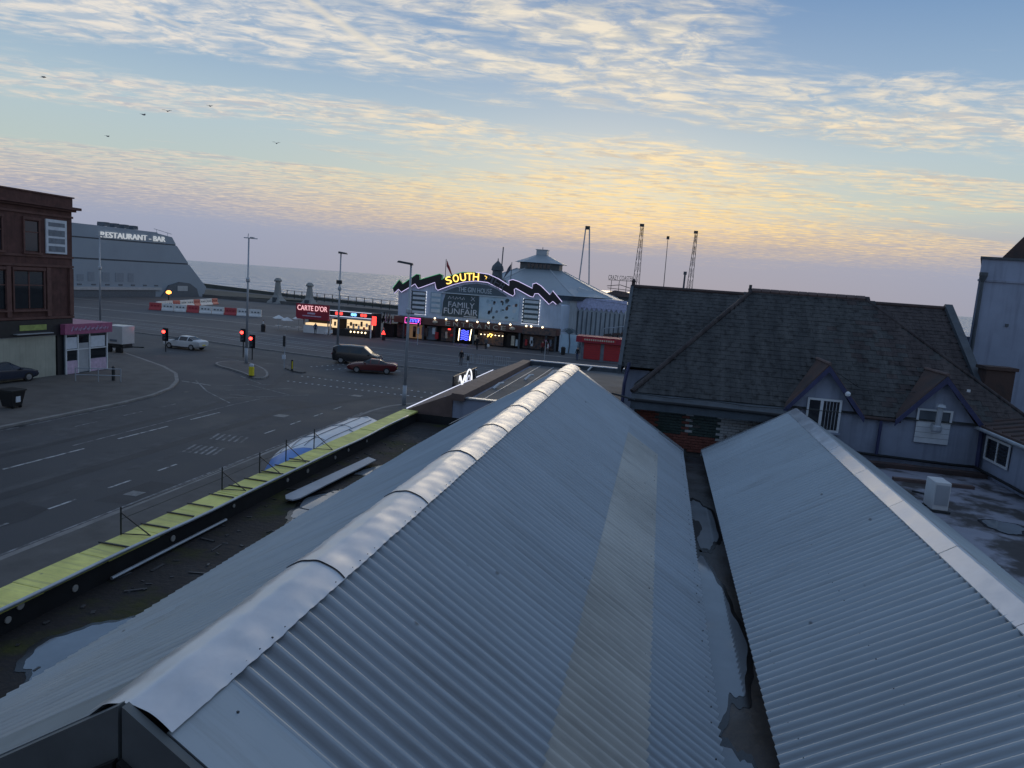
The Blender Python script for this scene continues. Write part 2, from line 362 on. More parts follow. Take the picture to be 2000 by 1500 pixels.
def thing(name, loc, label, cat, group=None, local=False, rz=0):
    e = bpy.data.objects.new(name, None); COL.objects.link(e); e.location = loc; e.rotation_euler = (0, 0, rz); e.empty_display_size = .3
    e['label'] = label; e['category'] = cat
    if group: e['group'] = group
    if local: LOCAL.add(e.name)
    return e
def lpart(name, mb, m, parent, **k):      # coordinates local to the parent
    o = part(name, mb, m, None, **k); o.parent = parent; return o
def struct(name, mb, m, smooth=False):
    o = part(name, mb, m, None, smooth); o['kind'] = 'structure'; return o
def tag(o, label, cat, group=None):
    o['label'] = label; o['category'] = cat
    if group: o['group'] = group
    return o
def copy_tree(o, parent=None):
    c = o.copy(); COL.objects.link(c)
    if parent is not None: c.parent = parent
    for ch in list(o.children): copy_tree(ch, c)
    return c
def text_mesh(s, extr=.02):
    cu = bpy.data.curves.new('t', 'FONT'); cu.body = s; cu.extrude = extr; cu.align_x = 'CENTER'; cu.resolution_u = 4
    ob = bpy.data.objects.new('t', cu); COL.objects.link(ob)
    dg = bpy.context.evaluated_depsgraph_get(); dg.update()
    me = bpy.data.meshes.new_from_object(ob.evaluated_get(dg)); bpy.data.objects.remove(ob, do_unlink=True); bpy.data.curves.remove(cu)
    return me
def text(name, s, m, parent, origin, ux, uz, w, h, extr=.02, local=False, bold=0.0):
    """lettering w wide and h high centred on origin, running along ux with up along uz"""
    me = text_mesh(s, 1.0)
    xs = [v.co.x for v in me.vertices]; ys = [v.co.y for v in me.vertices]
    x0, x1, y0, y1 = min(xs), max(xs), min(ys), max(ys)
    ux = Vector(ux).normalized(); uz = Vector(uz).normalized(); un = ux.cross(uz); O = Vector(origin)
    for v in me.vertices:
        a = ((v.co.x-x0)/(x1-x0)-.5)*w; b = ((v.co.y-y0)/(y1-y0)-.5)*h; c = v.co.z*extr
        v.co = O + ux*a + uz*b + un*c
    me.materials.clear(); me.materials.append(MATS[m]); me.name = name
    if local:
        o = link(name, me); o.parent = parent
    else: o = link(name, me, parent)
    return o
FX, FZ = (1, 0, 0), (0, 0, 1)
def ribbon(pts, w, z, closed=False):
    """flat strip of width w along xy points"""
    mb = MB(); P2 = [Vector((p[0], p[1], 0)) for p in pts]; n = len(P2); vs = []
    for i, p in enumerate(P2):
        d = (P2[min(i+1, n-1)]-P2[max(i-1, 0)]).normalized(); q = Vector((-d.y, d.x, 0))
        vs += [tuple(p+q*w/2+Vector((0, 0, z))), tuple(p-q*w/2+Vector((0, 0, z)))]
    return mb.add(vs, [(2*i, 2*i+1, 2*i+3, 2*i+2) for i in range(n-1)])
def smooth_poly(pts, it=2):
    for _ in range(it):
        o = []
        for i in range(len(pts)):
            p, q = pts[i], pts[(i+1) % len(pts)]
            o += [(p[0]*.75+q[0]*.25, p[1]*.75+q[1]*.25), (p[0]*.25+q[0]*.75, p[1]*.25+q[1]*.75)]
        pts = o
    return pts
def jitter_poly(pts, amt):
    cx = sum(p[0] for p in pts)/len(pts); cy = sum(p[1] for p in pts)/len(pts); out = []
    ph = [random.uniform(0, 6.3) for _ in range(6)]; n = len(pts)
    for i in range(n):
        for s in range(3):
            t = s/3; x = pts[i][0]*(1-t)+pts[(i+1) % n][0]*t; y = pts[i][1]*(1-t)+pts[(i+1) % n][1]*t; a = 2*math.pi*(i+t)/n
            k = 1+.10*math.sin(3*a+ph[0])+.06*math.sin(7*a+ph[1])+.025*math.sin(17*a+ph[2])
            out.append((cx+(x-cx)*k+random.uniform(-amt, amt)*.15, cy+(y-cy)*k+random.uniform(-amt, amt)*.15))
    return out
def puddle(poly, z, lab, amt):
    P3 = jitter_poly(smooth_poly(poly, 2), amt); cx = sum(p[0] for p in P3)/len(P3); cy = sum(p[1] for p in P3)/len(P3)
    t = thing('puddle', (cx, cy, z), lab, 'puddle')
    part('damp_margin', flat([(cx+(x-cx)*1.22, cy+(y-cy)*1.12) for x, y in P3], z-.004), 'damp', t)
    part('water', flat(P3, z), 'puddle', t)
    return t
def flat(poly, z):
    mb = MB(); return mb.add([(x, y, z) for x, y in poly], [tuple(range(len(poly)))])

# ================================================================== GROUND, ROADS, SEA
struct('sea', MB().add([(-60000, 120, -6), (60000, 120, -6), (60000, 90000, -6), (-60000, 90000, -6)], [(0, 1, 2, 3)]), 'sea')
def coast(x): return 196-.46*(x+75)
xs = [-420, -300, -200, -120, -60, 0, 60, 160]
mb = MB(); top = [(-420, -40)] + [(160, -40)] + [(x, coast(x)) for x in xs[::-1]]
mb.prism(top, 'z', -8, 0.0)
struct('ground', mb, 'asphalt')
# promenade slab, a step above the road
prom = [(-420, 86), (-120, 84), (-70, 80.5), (-56, 78.5), (-45, 75.3), (-35, 73.2), (-25, 72.2), (-10, 72.0), (60, 72.0)] + [(x, coast(x)-1.0) for x in (60, 0, -60, -120, -200, -300, -420)]
promenade = struct('promenade', MB().prism(prom, 'z', -.3, .12), 'prom_paving')
kl = [(-420, 85.9), (-120, 83.9), (-70, 80.4), (-56, 78.4), (-45, 75.2), (-35, 73.1), (-25, 72.1), (-10, 71.9), (60, 71.9)]
def kerb_strip(pts, w, h, name, parent):
    mb = MB()
    for i in range(len(pts)-1):
        (x0, y0), (x1, y1) = pts[i], pts[i+1]; d = Vector((x1-x0, y1-y0)).normalized(); q = Vector((-d.y, d.x))*w/2
        mb.hexa([(x0-q.x, y0-q.y, -.05), (x1-q.x, y1-q.y, -.05), (x1+q.x, y1+q.y, -.05), (x0+q.x, y0+q.y, -.05)],
                [(x0-q.x, y0-q.y, h), (x1-q.x, y1-q.y, h), (x1+q.x, y1+q.y, h), (x0+q.x, y0+q.y, h)])
    return part(name, mb, 'kerb', parent)
kerb_strip(kl, .3, .125, 'kerb', promenade)
# tram rails set in the promenade
for dy in (4.0, 5.5, 8.6, 10.1):
    part('tram_rail', ribbon([(x, y+dy) for x, y in kl], .12, .126), 'galv', promenade)
# pale path bands on the promenade
for dy, w in ((14.0, .5), (26.0, .9), (44.0, .8)):
    part('paving_band', ribbon([(x, y+dy) for x, y in kl], w, .125), 'kerb', promenade)
# pavements
pav_r = [(-19.1, -30), (-19.1, 46.5), (-18.7, 49.0), (-17.6, 51.2), (-15.8, 53.0), (-13, 54), (40, 54), (40, -30)]
pr = struct('pavement_right', MB().prism(pav_r, 'z', -.2, .12), 'paving'); kerb_strip([p for p in pav_r[:7]], .25, .124, 'kerb', pr)
pav_l = [(-33.8, -30), (-33.8, 40), (-34.2, 43.5), (-35.2, 46.8), (-36.9, 49.8), (-39.4, 53.0), (-42.7, 55.8), (-48.2, 59.4), (-62, 68), (-90, 79), (-200, 79), (-200, -30)]
pl_ = struct('pavement_left', MB().prism(pav_l, 'z', -.2, .12), 'paving'); kerb_strip(pav_l[:10], .28, .124, 'kerb', pl_)
# traffic island
isl = smooth_poly([(-41.5, 60.5), (-36.0, 57.5), (-33.0, 54.6), (-32.6, 56.0), (-35.5, 60.5), (-40.5, 64.5)], 2)
island = struct('traffic_island', MB().prism(isl, 'z', -.1, .125), 'paving'); kerb_strip(isl+[isl[0]], .2, .13, 'kerb', island)
isl2 = smooth_poly([(-35.3, 62.8), (-32.0, 60.2), (-31.6, 61.4), (-34.4, 64.0)], 2)
island2 = struct('crossing_island', MB().prism(isl2, 'z', -.1, .12), 'paving')
# carriageway with its paint
road = struct('road', flat([(-33.6, -28), (-19.3, -28), (-19.3, 46), (-14, 54.2), (40, 54.2), (40, 71.6), (-25, 71.8), (-45, 74.8), (-60, 79), (-64, 69.5), (-48.4, 59.7), (-40, 53.8), (-34.5, 45)], .004), 'asphalt')
def mark(pts, w=.12, m='road_paint', name='lane_marking'): return part(name, ribbon(pts, w, .010), m, road)
for y0, y1 in ((12, 16), (19, 22.5), (25.4, 29.8), (32.2, 36.0), (38.2, 41.0)): mark([(-27.35, y0), (-27.25, y1)], .13)
mark([(-28.1, 30.0), (-28.1, 43.8), (-27.8, 47.2)], .10, 'road_paint_worn')
for y in range(16, 48, 3):
    if y not in (34, 31): mark([(-21.7, y), (-21.7, y+1.3)], .11)
mark([(-33.35, -20), (-33.35, 40)], .10, 'road_paint_worn')
mark([(-19.55, 0), (-19.55, 46)], .10, 'road_paint_worn')
for y0 in (33.5, 37.2, 40.4): mark([(-31.2, y0), (-31.2, y0+1.6)], .10, 'road_paint_worn')
# worn word painted on the lane: rows of faded strokes
for i in range(6):
    mark([(-22.9+.33*i, 31.4), (-23.3+.33*i, 33.0)], .14, 'road_paint_worn', 'worn_lettering'); mark([(-23.4+.36*i, 34.4), (-23.8+.36*i, 35.8)], .14, 'road_paint_worn', 'worn_lettering')
# junction lines and box
mark([(-36.2, 51.2), (-32.6, 47.4), (-28.6, 44.2)], .12, 'road_paint_worn'); mark([(-36.9, 50.4), (-34.0, 49.9)], .13)
for p, q in (((-30.6, 47.3), (-27.6, 47.3)), ((-32.4, 52.2), (-27.0, 49.5)), ((-35.0, 55.6), (-31.5, 53.0)), ((-33.5, 50.0), (-30.5, 53.5)), ((-31.8, 48.6), (-28.2, 52.6)), ((-30.0, 45.6), (-25.8, 50.4)), ((-24.5, 52.0), (-22.6, 52.2))):
    mark([p, q], .11, 'road_paint_worn', 'junction_line')
mark([(-26.3, 68.5), (-25.2, 68.5)], .3); mark([(-26.4, 65.3), (-25.6, 65.3)], .25)
for x in range(-62, 30, 6): mark([(x, 64.6+max(0, -x-40)*.16), (x+3, 64.6+max(0, -x-43)*.16)], .11, 'road_paint_worn')
for x in range(-58, 28, 5): mark([(x, 69.0+max(0, -x-38)*.16), (x+4.6, 69.0+max(0, -x-42)*.16)], .10, 'road_paint_worn')
mark([(-30, 70.9), (30, 70.6)], .1, 'road_paint_worn')
stud = MB().add([(-.09, -.09, 0), (.09, -.09, 0), (.09, .09, 0), (-.09, .09, 0)], [(0, 1, 2, 3)]).mesh('crossing_stud', 'sign_white')
def studs(p, q, n):
    for i in range(n):
        o = link('crossing_stud', stud, road); t = i/(n-1); o.location = (p[0]+(q[0]-p[0])*t, p[1]+(q[1]-p[1])*t, .012)
studs((-30.5, 55.6), (-18.2, 54.6), 22); studs((-31, 59.0), (-18.2, 57.2), 22); studs((-33.4, 65.4), (-31.0, 71.2), 10); studs((-31.2, 64.4), (-28.6, 71.2), 10)
patch = struct('road_patch', flat([(-21.0, 23.4), (-19.6, 23.6), (-19.5, 26.6), (-20.9, 26.5)], .008), 'asphalt_new')
mat('worn_iron', (.16, .165, .17), .5, .4, var=.3, scale=5)
def manhole(x, y, w): part('manhole_cover', MB().box(x-w, x+w, y-w, y+w, -.01, .016), 'worn_iron', road)
manhole(-23.5, 42.1, .4); manhole(-22.7, 52.2, .38); manhole(-20.3, 24.8, .3)
struct('road_scar', ribbon([(-29.5, 10), (-29.2, 28), (-28.9, 40), (-30, 52), (-33, 60)], .5, .0075), 'asphalt_new')
struct('road_trench', ribbon([(-24.4, 5), (-24.2, 44), (-21, 53), (-8, 60)], .7, .0085), 'asphalt_new')

mat('asphalt_pale', (.082, .082, .085), .85, var=.25, scale=1.2, bump=.2, bscale=40)
for k, (x, y, w, h, m) in enumerate(((-31.2, 34, 1.1, 2.6, 'asphalt_pale'), (-25.4, 46.5, 1.6, 1.0, 'asphalt_new'), (-30.5, 57.5, 1.2, 2.4, 'asphalt_new'), (-23.2, 60.5, 3.0, 1.3, 'asphalt_pale'), (-40.5, 66.5, 3.5, 1.0, 'asphalt_new'), (-24.9, 29.0, .9, 1.8, 'asphalt_pale'), (-22.4, 20.0, .8, 2.2, 'asphalt_new'), (-15.0, 64.0, 4.0, 1.2, 'asphalt_new'))):
    part('repair_patch', flat(jitter_poly([(x-w, y-h), (x+w, y-h), (x+w, y+h), (x-w, y+h)], .05), .0060+.0003*k), m, road)
for xt in (-22.9, -24.9, -29.6, -31.4):
    part('tyre_track', ribbon([(xt, 2), (xt+.1, 20), (xt-.05, 36), (xt, 48)], .55, .0048), 'asphalt_pale', road)
for y in (14, 29, 43): part('drain_grate', MB().box(-19.62, -19.25, y, y+.45, -.01, .014), 'steel_dark', road); part('drain_grate', MB().box(-33.66, -33.3, y+3, y+3.45, -.01, .014), 'steel_dark', road)

# sea wall and railing
mb = MB()
for i in range(len(xs)-1):
    x0, x1 = xs[i], xs[i+1]; h0 = 1.0 if x0 > -130 else 2.0; h1 = 1.0 if x1 > -130 else 2.0
    mb.hexa([(x0, coast(x0)-.6, -.5), (x1, coast(x1)-.6, -.5), (x1, coast(x1)+1.6, -.5), (x0, coast(x0)+1.6, -.5)],
            [(x0, coast(x0)-.2, h0), (x1, coast(x1)-.2, h1), (x1, coast(x1)+.3, h1), (x0, coast(x0)+.3, h0)])
sw = part('sea_wall', mb, 'seawall'); tag(sw, 'long dark sea wall along the edge of the water', 'wall')
rl = thing('railing', (-80, coast(-80)-6, .1), 'thin iron railing along the promenade in front of the sea', 'railing')
def rly(x): return coast(x)-8+1.5*math.sin(x*.05)
post = MB().box(-.09, .09, -.09, .09, 0, 2.5).mesh('post', 'steel_dark')
px_ = [-118+3.2*i for i in range(26)]
for x in px_:
    o = link('post', post, rl); o.location = (x, rly(x), .1)
for z in (1.5, 2.5):
    part('rail', MB().tube([(x, rly(x), z) for x in px_], .06, 6), 'steel_dark', rl)
def tower(x, y, h, lab):
    t = thing('lamp_tower', (x, y, .12), lab, 'tower', 'flared lamp towers on the promenade')
    part('base', MB().lathe([(2.8, 0), (2.6, .4), (1.5, 1.4), (1.0, 2.2)], (x, y, .12), 4, R(40)), 'stone', t)
    part('shaft', MB().lathe([(1.0, 2.2), (.62, h-1.0)], (x, y, .12), 4, R(40)), 'stone', t)
    part('cap', MB().lathe([(.8, h-1.0), (1.0, h-.8), (1.0, h-.6), (.5, h)], (x, y, .12), 4, R(40)), 'stone', t)
    part('opening', MB().box(x-.4, x+.5, y-1.9, y-1.2, .12, 1.7), 'pav_dark', t)
tower(-98, 172, 6.6, 'pale flared tower on the promenade, the left one before the sea')
tower(-88.5, 171, 6.0, 'pale flared tower on the promenade, nearer the red ice-cream kiosk')
struct('promenade_lawn', MB().prism([(-170, 150), (-118, 178), (-96, 190), (-120, 205), (-190, 215)], 'z', .0, .6), 'seawall')
part_w = part('low_wall', MB().hexa([(-120, 172, 0), (-60, 168, 0), (-60, 168.6, 0), (-120, 172.6, 0)], [(-120, 172, .9), (-60, 168, .9), (-60, 168.6, .9), (-120, 172.6, .9)]), 'sand_wall'); tag(part_w, 'low pale wall on the promenade behind the barriers', 'wall')

# ================================================================== CORRUGATED ROOFED BUILDING (foreground)
RX, RZ = -2.46, 7.30                       # ridge of the large roof
EXR, EZR = 1.02, 5.10                     # right eave
EXL, EZL = -6.05, 5.10                    # left eave
Y0, Y1 = 2.98, 21.25
PIT, AMP = .152, .035
bld = thing('corrugated_roof_building', (-3, 12, 0), 'long low building under a large grey corrugated roof with crumpled ridge capping', 'building')
def sheet(parent, xr, zr, xe, ze, t0, t1, y0, y1, lift, m, t1b=None, name='roof_sheet'):
    """one corrugated sheet between fractions t0..t1 of the slope from ridge (xr,zr) to eave (xe,ze)"""
    dx, dz = xe-xr, ze-zr; Ls = math.hypot(dx, dz); nx, nz = (-dz/Ls, dx/Ls) if dx > 0 else (dz/Ls, -dx/Ls)
    if nz < 0: nx, nz = -nx, -nz
    n = max(8, int(round((y1-y0)/PIT*8))); bow = random.uniform(-.004, .004); off = random.uniform(0, .003)
    def f(u, v):
        y = y0+(y1-y0)*u; te = t1 if t1b is None else t1+(t1b-t1)*u; t = t0+(te-t0)*v
        w = AMP*math.cos(2*math.pi*y/PIT)+lift+off+bow*math.sin(math.pi*v)+.0035*math.sin(7.1*t+3.3*y)
        return (xr+dx*t+nx*w, y, zr+dz*t+nz*w)
    return part(name, MB().grid(f, n, 4), m, parent, smooth=True)
SW = PIT*8
def sheet_ys(y0, y1):
    k = 0; out = []
    while y0+k*SW < y1-.05: out.append((y0+k*SW, min(y1, y0+(k+1)*SW))); k += 1
    return out
tr = lambda x: (x-RX)/(EXR-RX)
for a, b in sheet_ys(Y0+.42, Y1-.15):
    sheet(bld, RX, RZ, EXR, EZR, .02, tr(-.54), a, b, .034, 'sheet')
    sheet(bld, RX, RZ, EXR, EZR, tr(-.62), tr(.25), a, b, .024 if b < 19.2 else .026, 'grp' if b < 19.2 else 'sheet', name='rooflight_sheet' if b < 19.2 else 'roof_sheet')
    sheet(bld, RX, RZ, EXR, EZR, tr(.17), 1.0, a, b, .010, 'sheet')
tl = lambda y: 1.0 if y < 17.8 else 1.0-(y-17.8)*.07
for a, b in sheet_ys(Y0+.30, Y1-.15):
    sheet(bld, RX, RZ, EXL, EZL, .02, .56, a, b, .030, 'sheet')
    sheet(bld, RX, RZ, EXL, EZL, .53, tl(a), a, b, .014, 'sheet', tl(b))
# smooth flashing at the near verge
def slope_pt(xr, zr, xe, ze, t, y, lift):
    dx, dz = xe-xr, ze-zr; L = math.hypot(dx, dz); nx, nz = abs(dz)/L*(1 if dx > 0 else -1), abs(dx)/L
    return (xr+dx*t+nx*lift, y, zr+dz*t+nz*lift)
for (xe, ze, y0, y1, nm) in ((EXR, EZR, Y0-.02, Y0+.50, 'near'), (EXL, EZL, Y0-.02, Y0+.40, 'near'), (EXR, EZR, Y1-.22, Y1+.05, 'far'), (EXL, EZL, Y1-.22, Y1+.05, 'far')):
    mb = MB(); lf = .062
    mb.hexa([slope_pt(RX, RZ, xe, ze, .056, y0, lf-.012), slope_pt(RX, RZ, xe, ze, 1.0, y0, lf-.012), slope_pt(RX, RZ, xe, ze, 1.0, y1, lf-.012), slope_pt(RX, RZ, xe, ze, .056, y1, lf-.012)],
            [slope_pt(RX, RZ, xe, ze, .056, y0, lf), slope_pt(RX, RZ, xe, ze, 1.0, y0, lf), slope_pt(RX, RZ, xe, ze, 1.0, y1, lf), slope_pt(RX, RZ, xe, ze, .056, y1, lf)])
    part('verge_flashing', mb, 'sheet_old' if nm == 'near' else 'zinc', bld)
# ridge capping: crumpled two-metre lengths
def cap_profile(hw, k_l, k_r):
    prof = [(-hw, -hw*k_l+.050), (-hw*.78, -hw*.78*k_l+.058), (-hw*.5, -hw*.5*k_l+.056), (-hw*.25, -.012), (0, .006), (hw*.25, -.012), (hw*.5, -hw*.5*k_r+.056), (hw*.78, -hw*.78*k_r+.058), (hw, -hw*k_r+.050)]
    sm = []
    for i in range(len(prof)-1):
        for s in range(3): t = s/3; sm.append((prof[i][0]*(1-t)+prof[i+1][0]*t, prof[i][1]*(1-t)+prof[i+1][1]*t))
    sm.append(prof[-1])
    for _ in range(3): sm = [sm[0]]+[((sm[i-1][0]+sm[i][0]*2+sm[i+1][0])/4, (sm[i-1][1]+sm[i][1]*2+sm[i+1][1])/4) for i in range(1, len(sm)-1)]+[sm[-1]]
    return sm
def cap(parent, cx, cz, y0, y1, k_r, k_l, hw, seed, m, lumpy=1.0):
    rnd = random.Random(seed); ph = [rnd.uniform(0, 6.28) for _ in range(8)]; sm = cap_profile(hw, k_l, k_r)
    dents = [(rnd.uniform(.05, .95), rnd.uniform(.1, .9), rnd.uniform(.04, .11), rnd.uniform(-.008, .005)) for _ in range(12)]
    def f(u, v):
        k = v*(len(sm)-1); i = min(int(k), len(sm)-2); t = k-i
        x = sm[i][0]*(1-t)+sm[i+1][0]*t; z = sm[i][1]*(1-t)+sm[i+1][1]*t
        y = y0+(y1-y0)*u
        d = .0035*math.sin(5*y+ph[0]+2*x)+.002*math.sin(11*y+ph[1]+9*x)+.0012*math.sin(23*y+ph[2]-14*x)
        for du, dv, rr, am in dents: d += am*math.exp(-(((u-du)/rr)**2+((v-dv)/(rr*1.6))**2))
        edge = abs(v-.5)*2
        if edge > .9: d += .004*math.cos(2*math.pi*y/PIT)
        d += .004*math.exp(-(u/.03)**2)                 # lapped end
        fade = min(1, 6*u, 6*(1-u))
        return (cx+x, y, cz+z+d*lumpy*fade+(.006 if u < .5 else .0)*max(0, 1-8*u))
    return part('ridge_cap', MB().grid(f, 40, 24), m, parent, smooth=True)
kr, kl2 = (RZ-EZR)/(EXR-RX), (RZ-EZL)/(RX-EXL)
ys = [2.95, 4.98, 7.03, 9.06, 11.06, 13.10, 15.20, 17.2, 19.2, 21.28]
for i in range(len(ys)-1):
    o = cap(bld, RX+.01, RZ+.042, ys[i], ys[i+1]+.05, kr, kl2, .25, 10+i, 'ridge_metal')
# seams across the capping with rivets
for y in ys[1:-1]:
    mb = MB()
    mb.tube([(RX+.01+a, y+.004*math.sin(40*a), RZ+.050+b) for a, b in cap_profile(.25, kl2, kr)], .0035, 5)
    part('cap_seam', mb, 'dark_seam', bld)
# screws along the sheet laps: too small to pick apart singly
mb = MB()
def screw(x, y, z, s=.010):
    x += random.uniform(-.02, .02); s = .0065
    if random.random() < .8: mb.box(x-s, x+s, y-s, y+s, z, z+.012)
for k in range(int((Y1-Y0-.6)/PIT)):
    y = Y0+.42+k*PIT
    yy = round(y/PIT)*PIT
    if random.random() < .85: mb.box(RX+.225, RX+.240, yy-.006, yy+.006, RZ-.24*kr+.09, RZ-.24*kr+.105)
    for xx in (-2.10, -.60, .20, .95):
        if xx == -2.10 or k % 2 == 0: screw(xx, yy, *[RZ+(EZR-RZ)*tr(xx)+.055], s=.008)
    if k % 3 == 0: screw(-1.35, yy, RZ+(EZR-RZ)*tr(-1.35)+.055, .008)
o = part('screws', mb, 'dark_seam', bld); o['kind'] = 'stuff'
# near gable: fascia boards and the wall below
gy = Y0-.03
part('gable_wall', MB().prism([(-5.75, 3.0), (.8, 3.0), (.8, 4.85), (RX, 6.75), (-5.75, 4.85)], 'y', Y0+.10, Y0+.16), 'black_wall', bld)
for xe, ze in ((EXR, EZR), (EXL, EZL)):
    s = 1 if xe > RX else -1
    part('barge_board', MB().prism([(RX+s*.012, RZ+.06), (xe, ze+.06), (xe, ze-.22), (RX+s*.012, RZ-.24)], 'y', gy-.05, gy), 'verge', bld)
    part('barge_board', MB().prism([(RX+s*.012, RZ-.22), (xe, ze-.20), (xe, ze-.26), (RX+s*.012, RZ-.30)], 'y', gy-.09, gy-.052), 'black_wall', bld)
# walls, far gable, gutters and flat roofs of the same building
part('wall', MB().box(-5.75, .92, Y0+.2, Y1-.3, 0, 4.95), 'render_grey', bld)
part('far_gable', MB().prism([(-5.6, 4.95), (.9, 4.95), (RX, 7.18)], 'y', Y1-.30, Y1-.24), 'render_grey', bld)
part('eaves_beam', MB().box(-5.95, -5.76, Y0+.1, 18.0, 4.75, 5.03), 'black_wall', bld)
part('valley_gutter', MB().box(.925, 1.72, 2.0, 21.95, 4.2, 4.80), 'felt', bld)
part('gutter_floor', MB().box(-8.28, -5.755, -2, 24.4, 3.6, 4.40), 'felt_mossy', bld)
part('front_wall', MB().box(-8.66, -8.285, -2, 24.4, 0, 4.74), 'black_wall', bld)
# yellow capping of the parapet, piece by piece
yy = -1.5; i = 0
while yy < 24.3:
    L = 1.22; e = min(24.4, yy+L-.012); dz = random.uniform(-.006, .006); dx = random.uniform(-.01, .01)
    part('parapet_cap', MB().hexa([(-8.78+dx, yy, 4.742+dz), (-8.24+dx, yy, 4.742+dz), (-8.24+dx, e, 4.742+dz), (-8.78+dx, e, 4.742+dz)],
                                   [(-8.78+dx, yy, 4.82+dz), (-8.24+dx, yy, 4.80+dz), (-8.24+dx, e, 4.80+dz), (-8.78+dx, e, 4.82+dz)]), 'yellow_cap', bld, bevel=.008)
    yy += L; i += 1
part('parapet_trim', MB().tube([(-8.215+.012*math.sin(y*1.7), y, 4.80+.012*math.sin(y*.9)) for y in [-1.5+.4*k for k in range(63)]], .030, 8), 'zinc', bld, smooth=True)
for y in (9.9, 10.9, 11.6, 12.2, 12.9, 13.6, 14.2, 14.9, 15.5, 16.2):
    part('cap_strap', MB().hexa([(-8.80, y, 4.83), (-8.25, y+.03, 4.81), (-8.25, y+.065, 4.81), (-8.80, y+.035, 4.83)], [(-8.80, y, 4.85), (-8.25, y+.03, 4.83), (-8.25, y+.065, 4.83), (-8.80, y+.035, 4.85)]), 'steel_dark', bld)
for y, h in ((10.36, .50), (13.29, .5), (14.75, .5), (15.95, .56), (17.43, .56)):
    part('stay_bracket', MB().tube([(-8.75, y, 4.82), (-8.75, y, 4.82+h)], .014, 6).tube([(-8.75, y, 4.82+h*.8), (-8.26, y+.12, 4.83)], .011, 6).tube([(-8.75, y, 4.84), (-8.26, y+.12, 4.84)], .010, 6), 'steel_dark', bld)
for z in (.28, .46):
    part('stay_wire', MB().tube([(-8.75, 10.36, 4.82+z), (-8.75, 13.29, 4.80+z), (-8.75, 14.75, 4.82+z), (-8.75, 17.43, 4.84+z)], .006, 5), 'steel_dark', bld)
for y, z, s in ((7.7, 4.58, .05), (7.9, 4.70, .06), (8.85, 4.55, .055), (11.09, 4.57, .06), (15.2, 4.60, .05), (16.2, 4.58, .055), (17.76, 4.57, .05), (18.6, 4.6, .05), (13.0, 4.62, .04), (19.9, 4.6, .04)):
    o = part('fixing_plate', MB().lathe([(s, 0), (s*1.05, .012), (s*.9, .02)], (0, 0, 0), 10), 'cream_spot', bld)
    o.rotation_euler = (0, R(90), 0); o.location = (-8.285, y, z)
part('gutter_pipe', MB().tube([(-8.2, 9.5, 4.46), (-8.18, 11.0, 4.47), (-8.19, 12.6, 4.46)], .03, 6), 'zinc', bld)
# board lying in the gutter
o = part('loose_board', MB().prism([(-7.86, 14.35), (-7.72, 14.12), (-7.55, 14.10), (-7.47, 14.3), (-7.27, 18.2), (-7.58, 18.4)], 'z', 4.50, 4.53), 'galv')
tag(o, 'long pale grey board lying in the dark gutter behind the yellow parapet', 'board')
for nm, poly, lab in (('puddle', [(-7.55, 14.5), (-7.2, 13.2), (-6.7, 13.0), (-6.4, 14.2), (-6.6, 16.0), (-7.1, 15.6)], 'small puddle in the gutter near the loose grey board'),
                      ('puddle', [(-7.45, 17.1), (-7.0, 16.9), (-6.5, 17.6), (-6.6, 18.4), (-7.1, 18.3)], 'bright puddle in the gutter past the loose grey board'),
                      ('puddle', [(-7.6, 7.4), (-7.2, 6.8), (-6.8, 7.0), (-6.7, 8.0), (-7.0, 8.6), (-7.5, 8.2)], 'dim puddle in the gutter close to the near end of the roof')):
    puddle(poly, 4.410, lab, .03)
mb = MB()
for k in range(150):
    x = random.uniform(-8.2, -6.4); y = random.uniform(5, 23); a = random.uniform(0, 3.1); L = random.choice([.02, .03, .05, .05, .16]); w = random.uniform(.008, .03)
    c, q = math.cos(a), math.sin(a); h = random.uniform(.006, .02)
    mb.hexa([(x+c*u*L-q*v*w, y+q*u*L+c*v*w, 4.402) for u, v in ((-1, -1), (1, -1), (1, 1), (-1, 1))], [(x+c*u*L-q*v*w, y+q*u*L+c*v*w, 4.402+h) for u, v in ((-1, -1), (1, -1), (1, 1), (-1, 1))])
o = part('gutter_debris', mb, 'felt'); o['kind'] = 'stuff'; o['label'] = 'scraps and twigs lying in the gutter behind the yellow parapet'
# raised flat roof beyond
part('upper_wall', MB().box(-6.62, -1.2, 24.6, 37.3, 3.5, 5.35), 'render_pale', bld)
part('upper_roof', MB().box(-6.3, -1.0, 24.75, 37.2, 5.351, 5.42), 'felt_grey', bld)
part('upper_parapet', MB().hexa([(-6.95, 24.2, 5.36), (-6.5, 24.2, 5.36), (-6.5, 37.6, 5.36), (-6.95, 37.6, 5.36)], [(-6.95, 24.2, 5.62), (-6.5, 24.2, 5.60), (-6.5, 37.6, 5.60), (-6.95, 37.6, 5.62)]), 'lead_brown', bld)
part('far_parapet', MB().box(-6.5, -.9, 37.3, 37.55, 5.0, 5.62), 'pav_dark', bld); part('parapet_edge', MB().box(-6.52, -.9, 37.27, 37.57, 5.622, 5.67), 'sign_white', bld)
part('pent_roof', MB().prism([(-8.68, 4.70), (-8.68, 4.80), (-6.96, 5.55), (-6.96, 4.70)], 'y', 24.42, 38.2), 'lead_brown', bld)
part('light_strip', MB().tube([(-8.70, 24.5, 4.84), (-8.70, 33.2, 4.84)], .02, 6), 'em_led', bld); part('light_strip', MB().tube([(-8.70, 34.6, 4.84), (-8.70, 38.2, 4.84)], .02, 6), 'em_led', bld)
part('side_wall', MB().box(-8.64, -6.7, 24.42, 38.1, 0, 4.69), 'black_wall', bld)
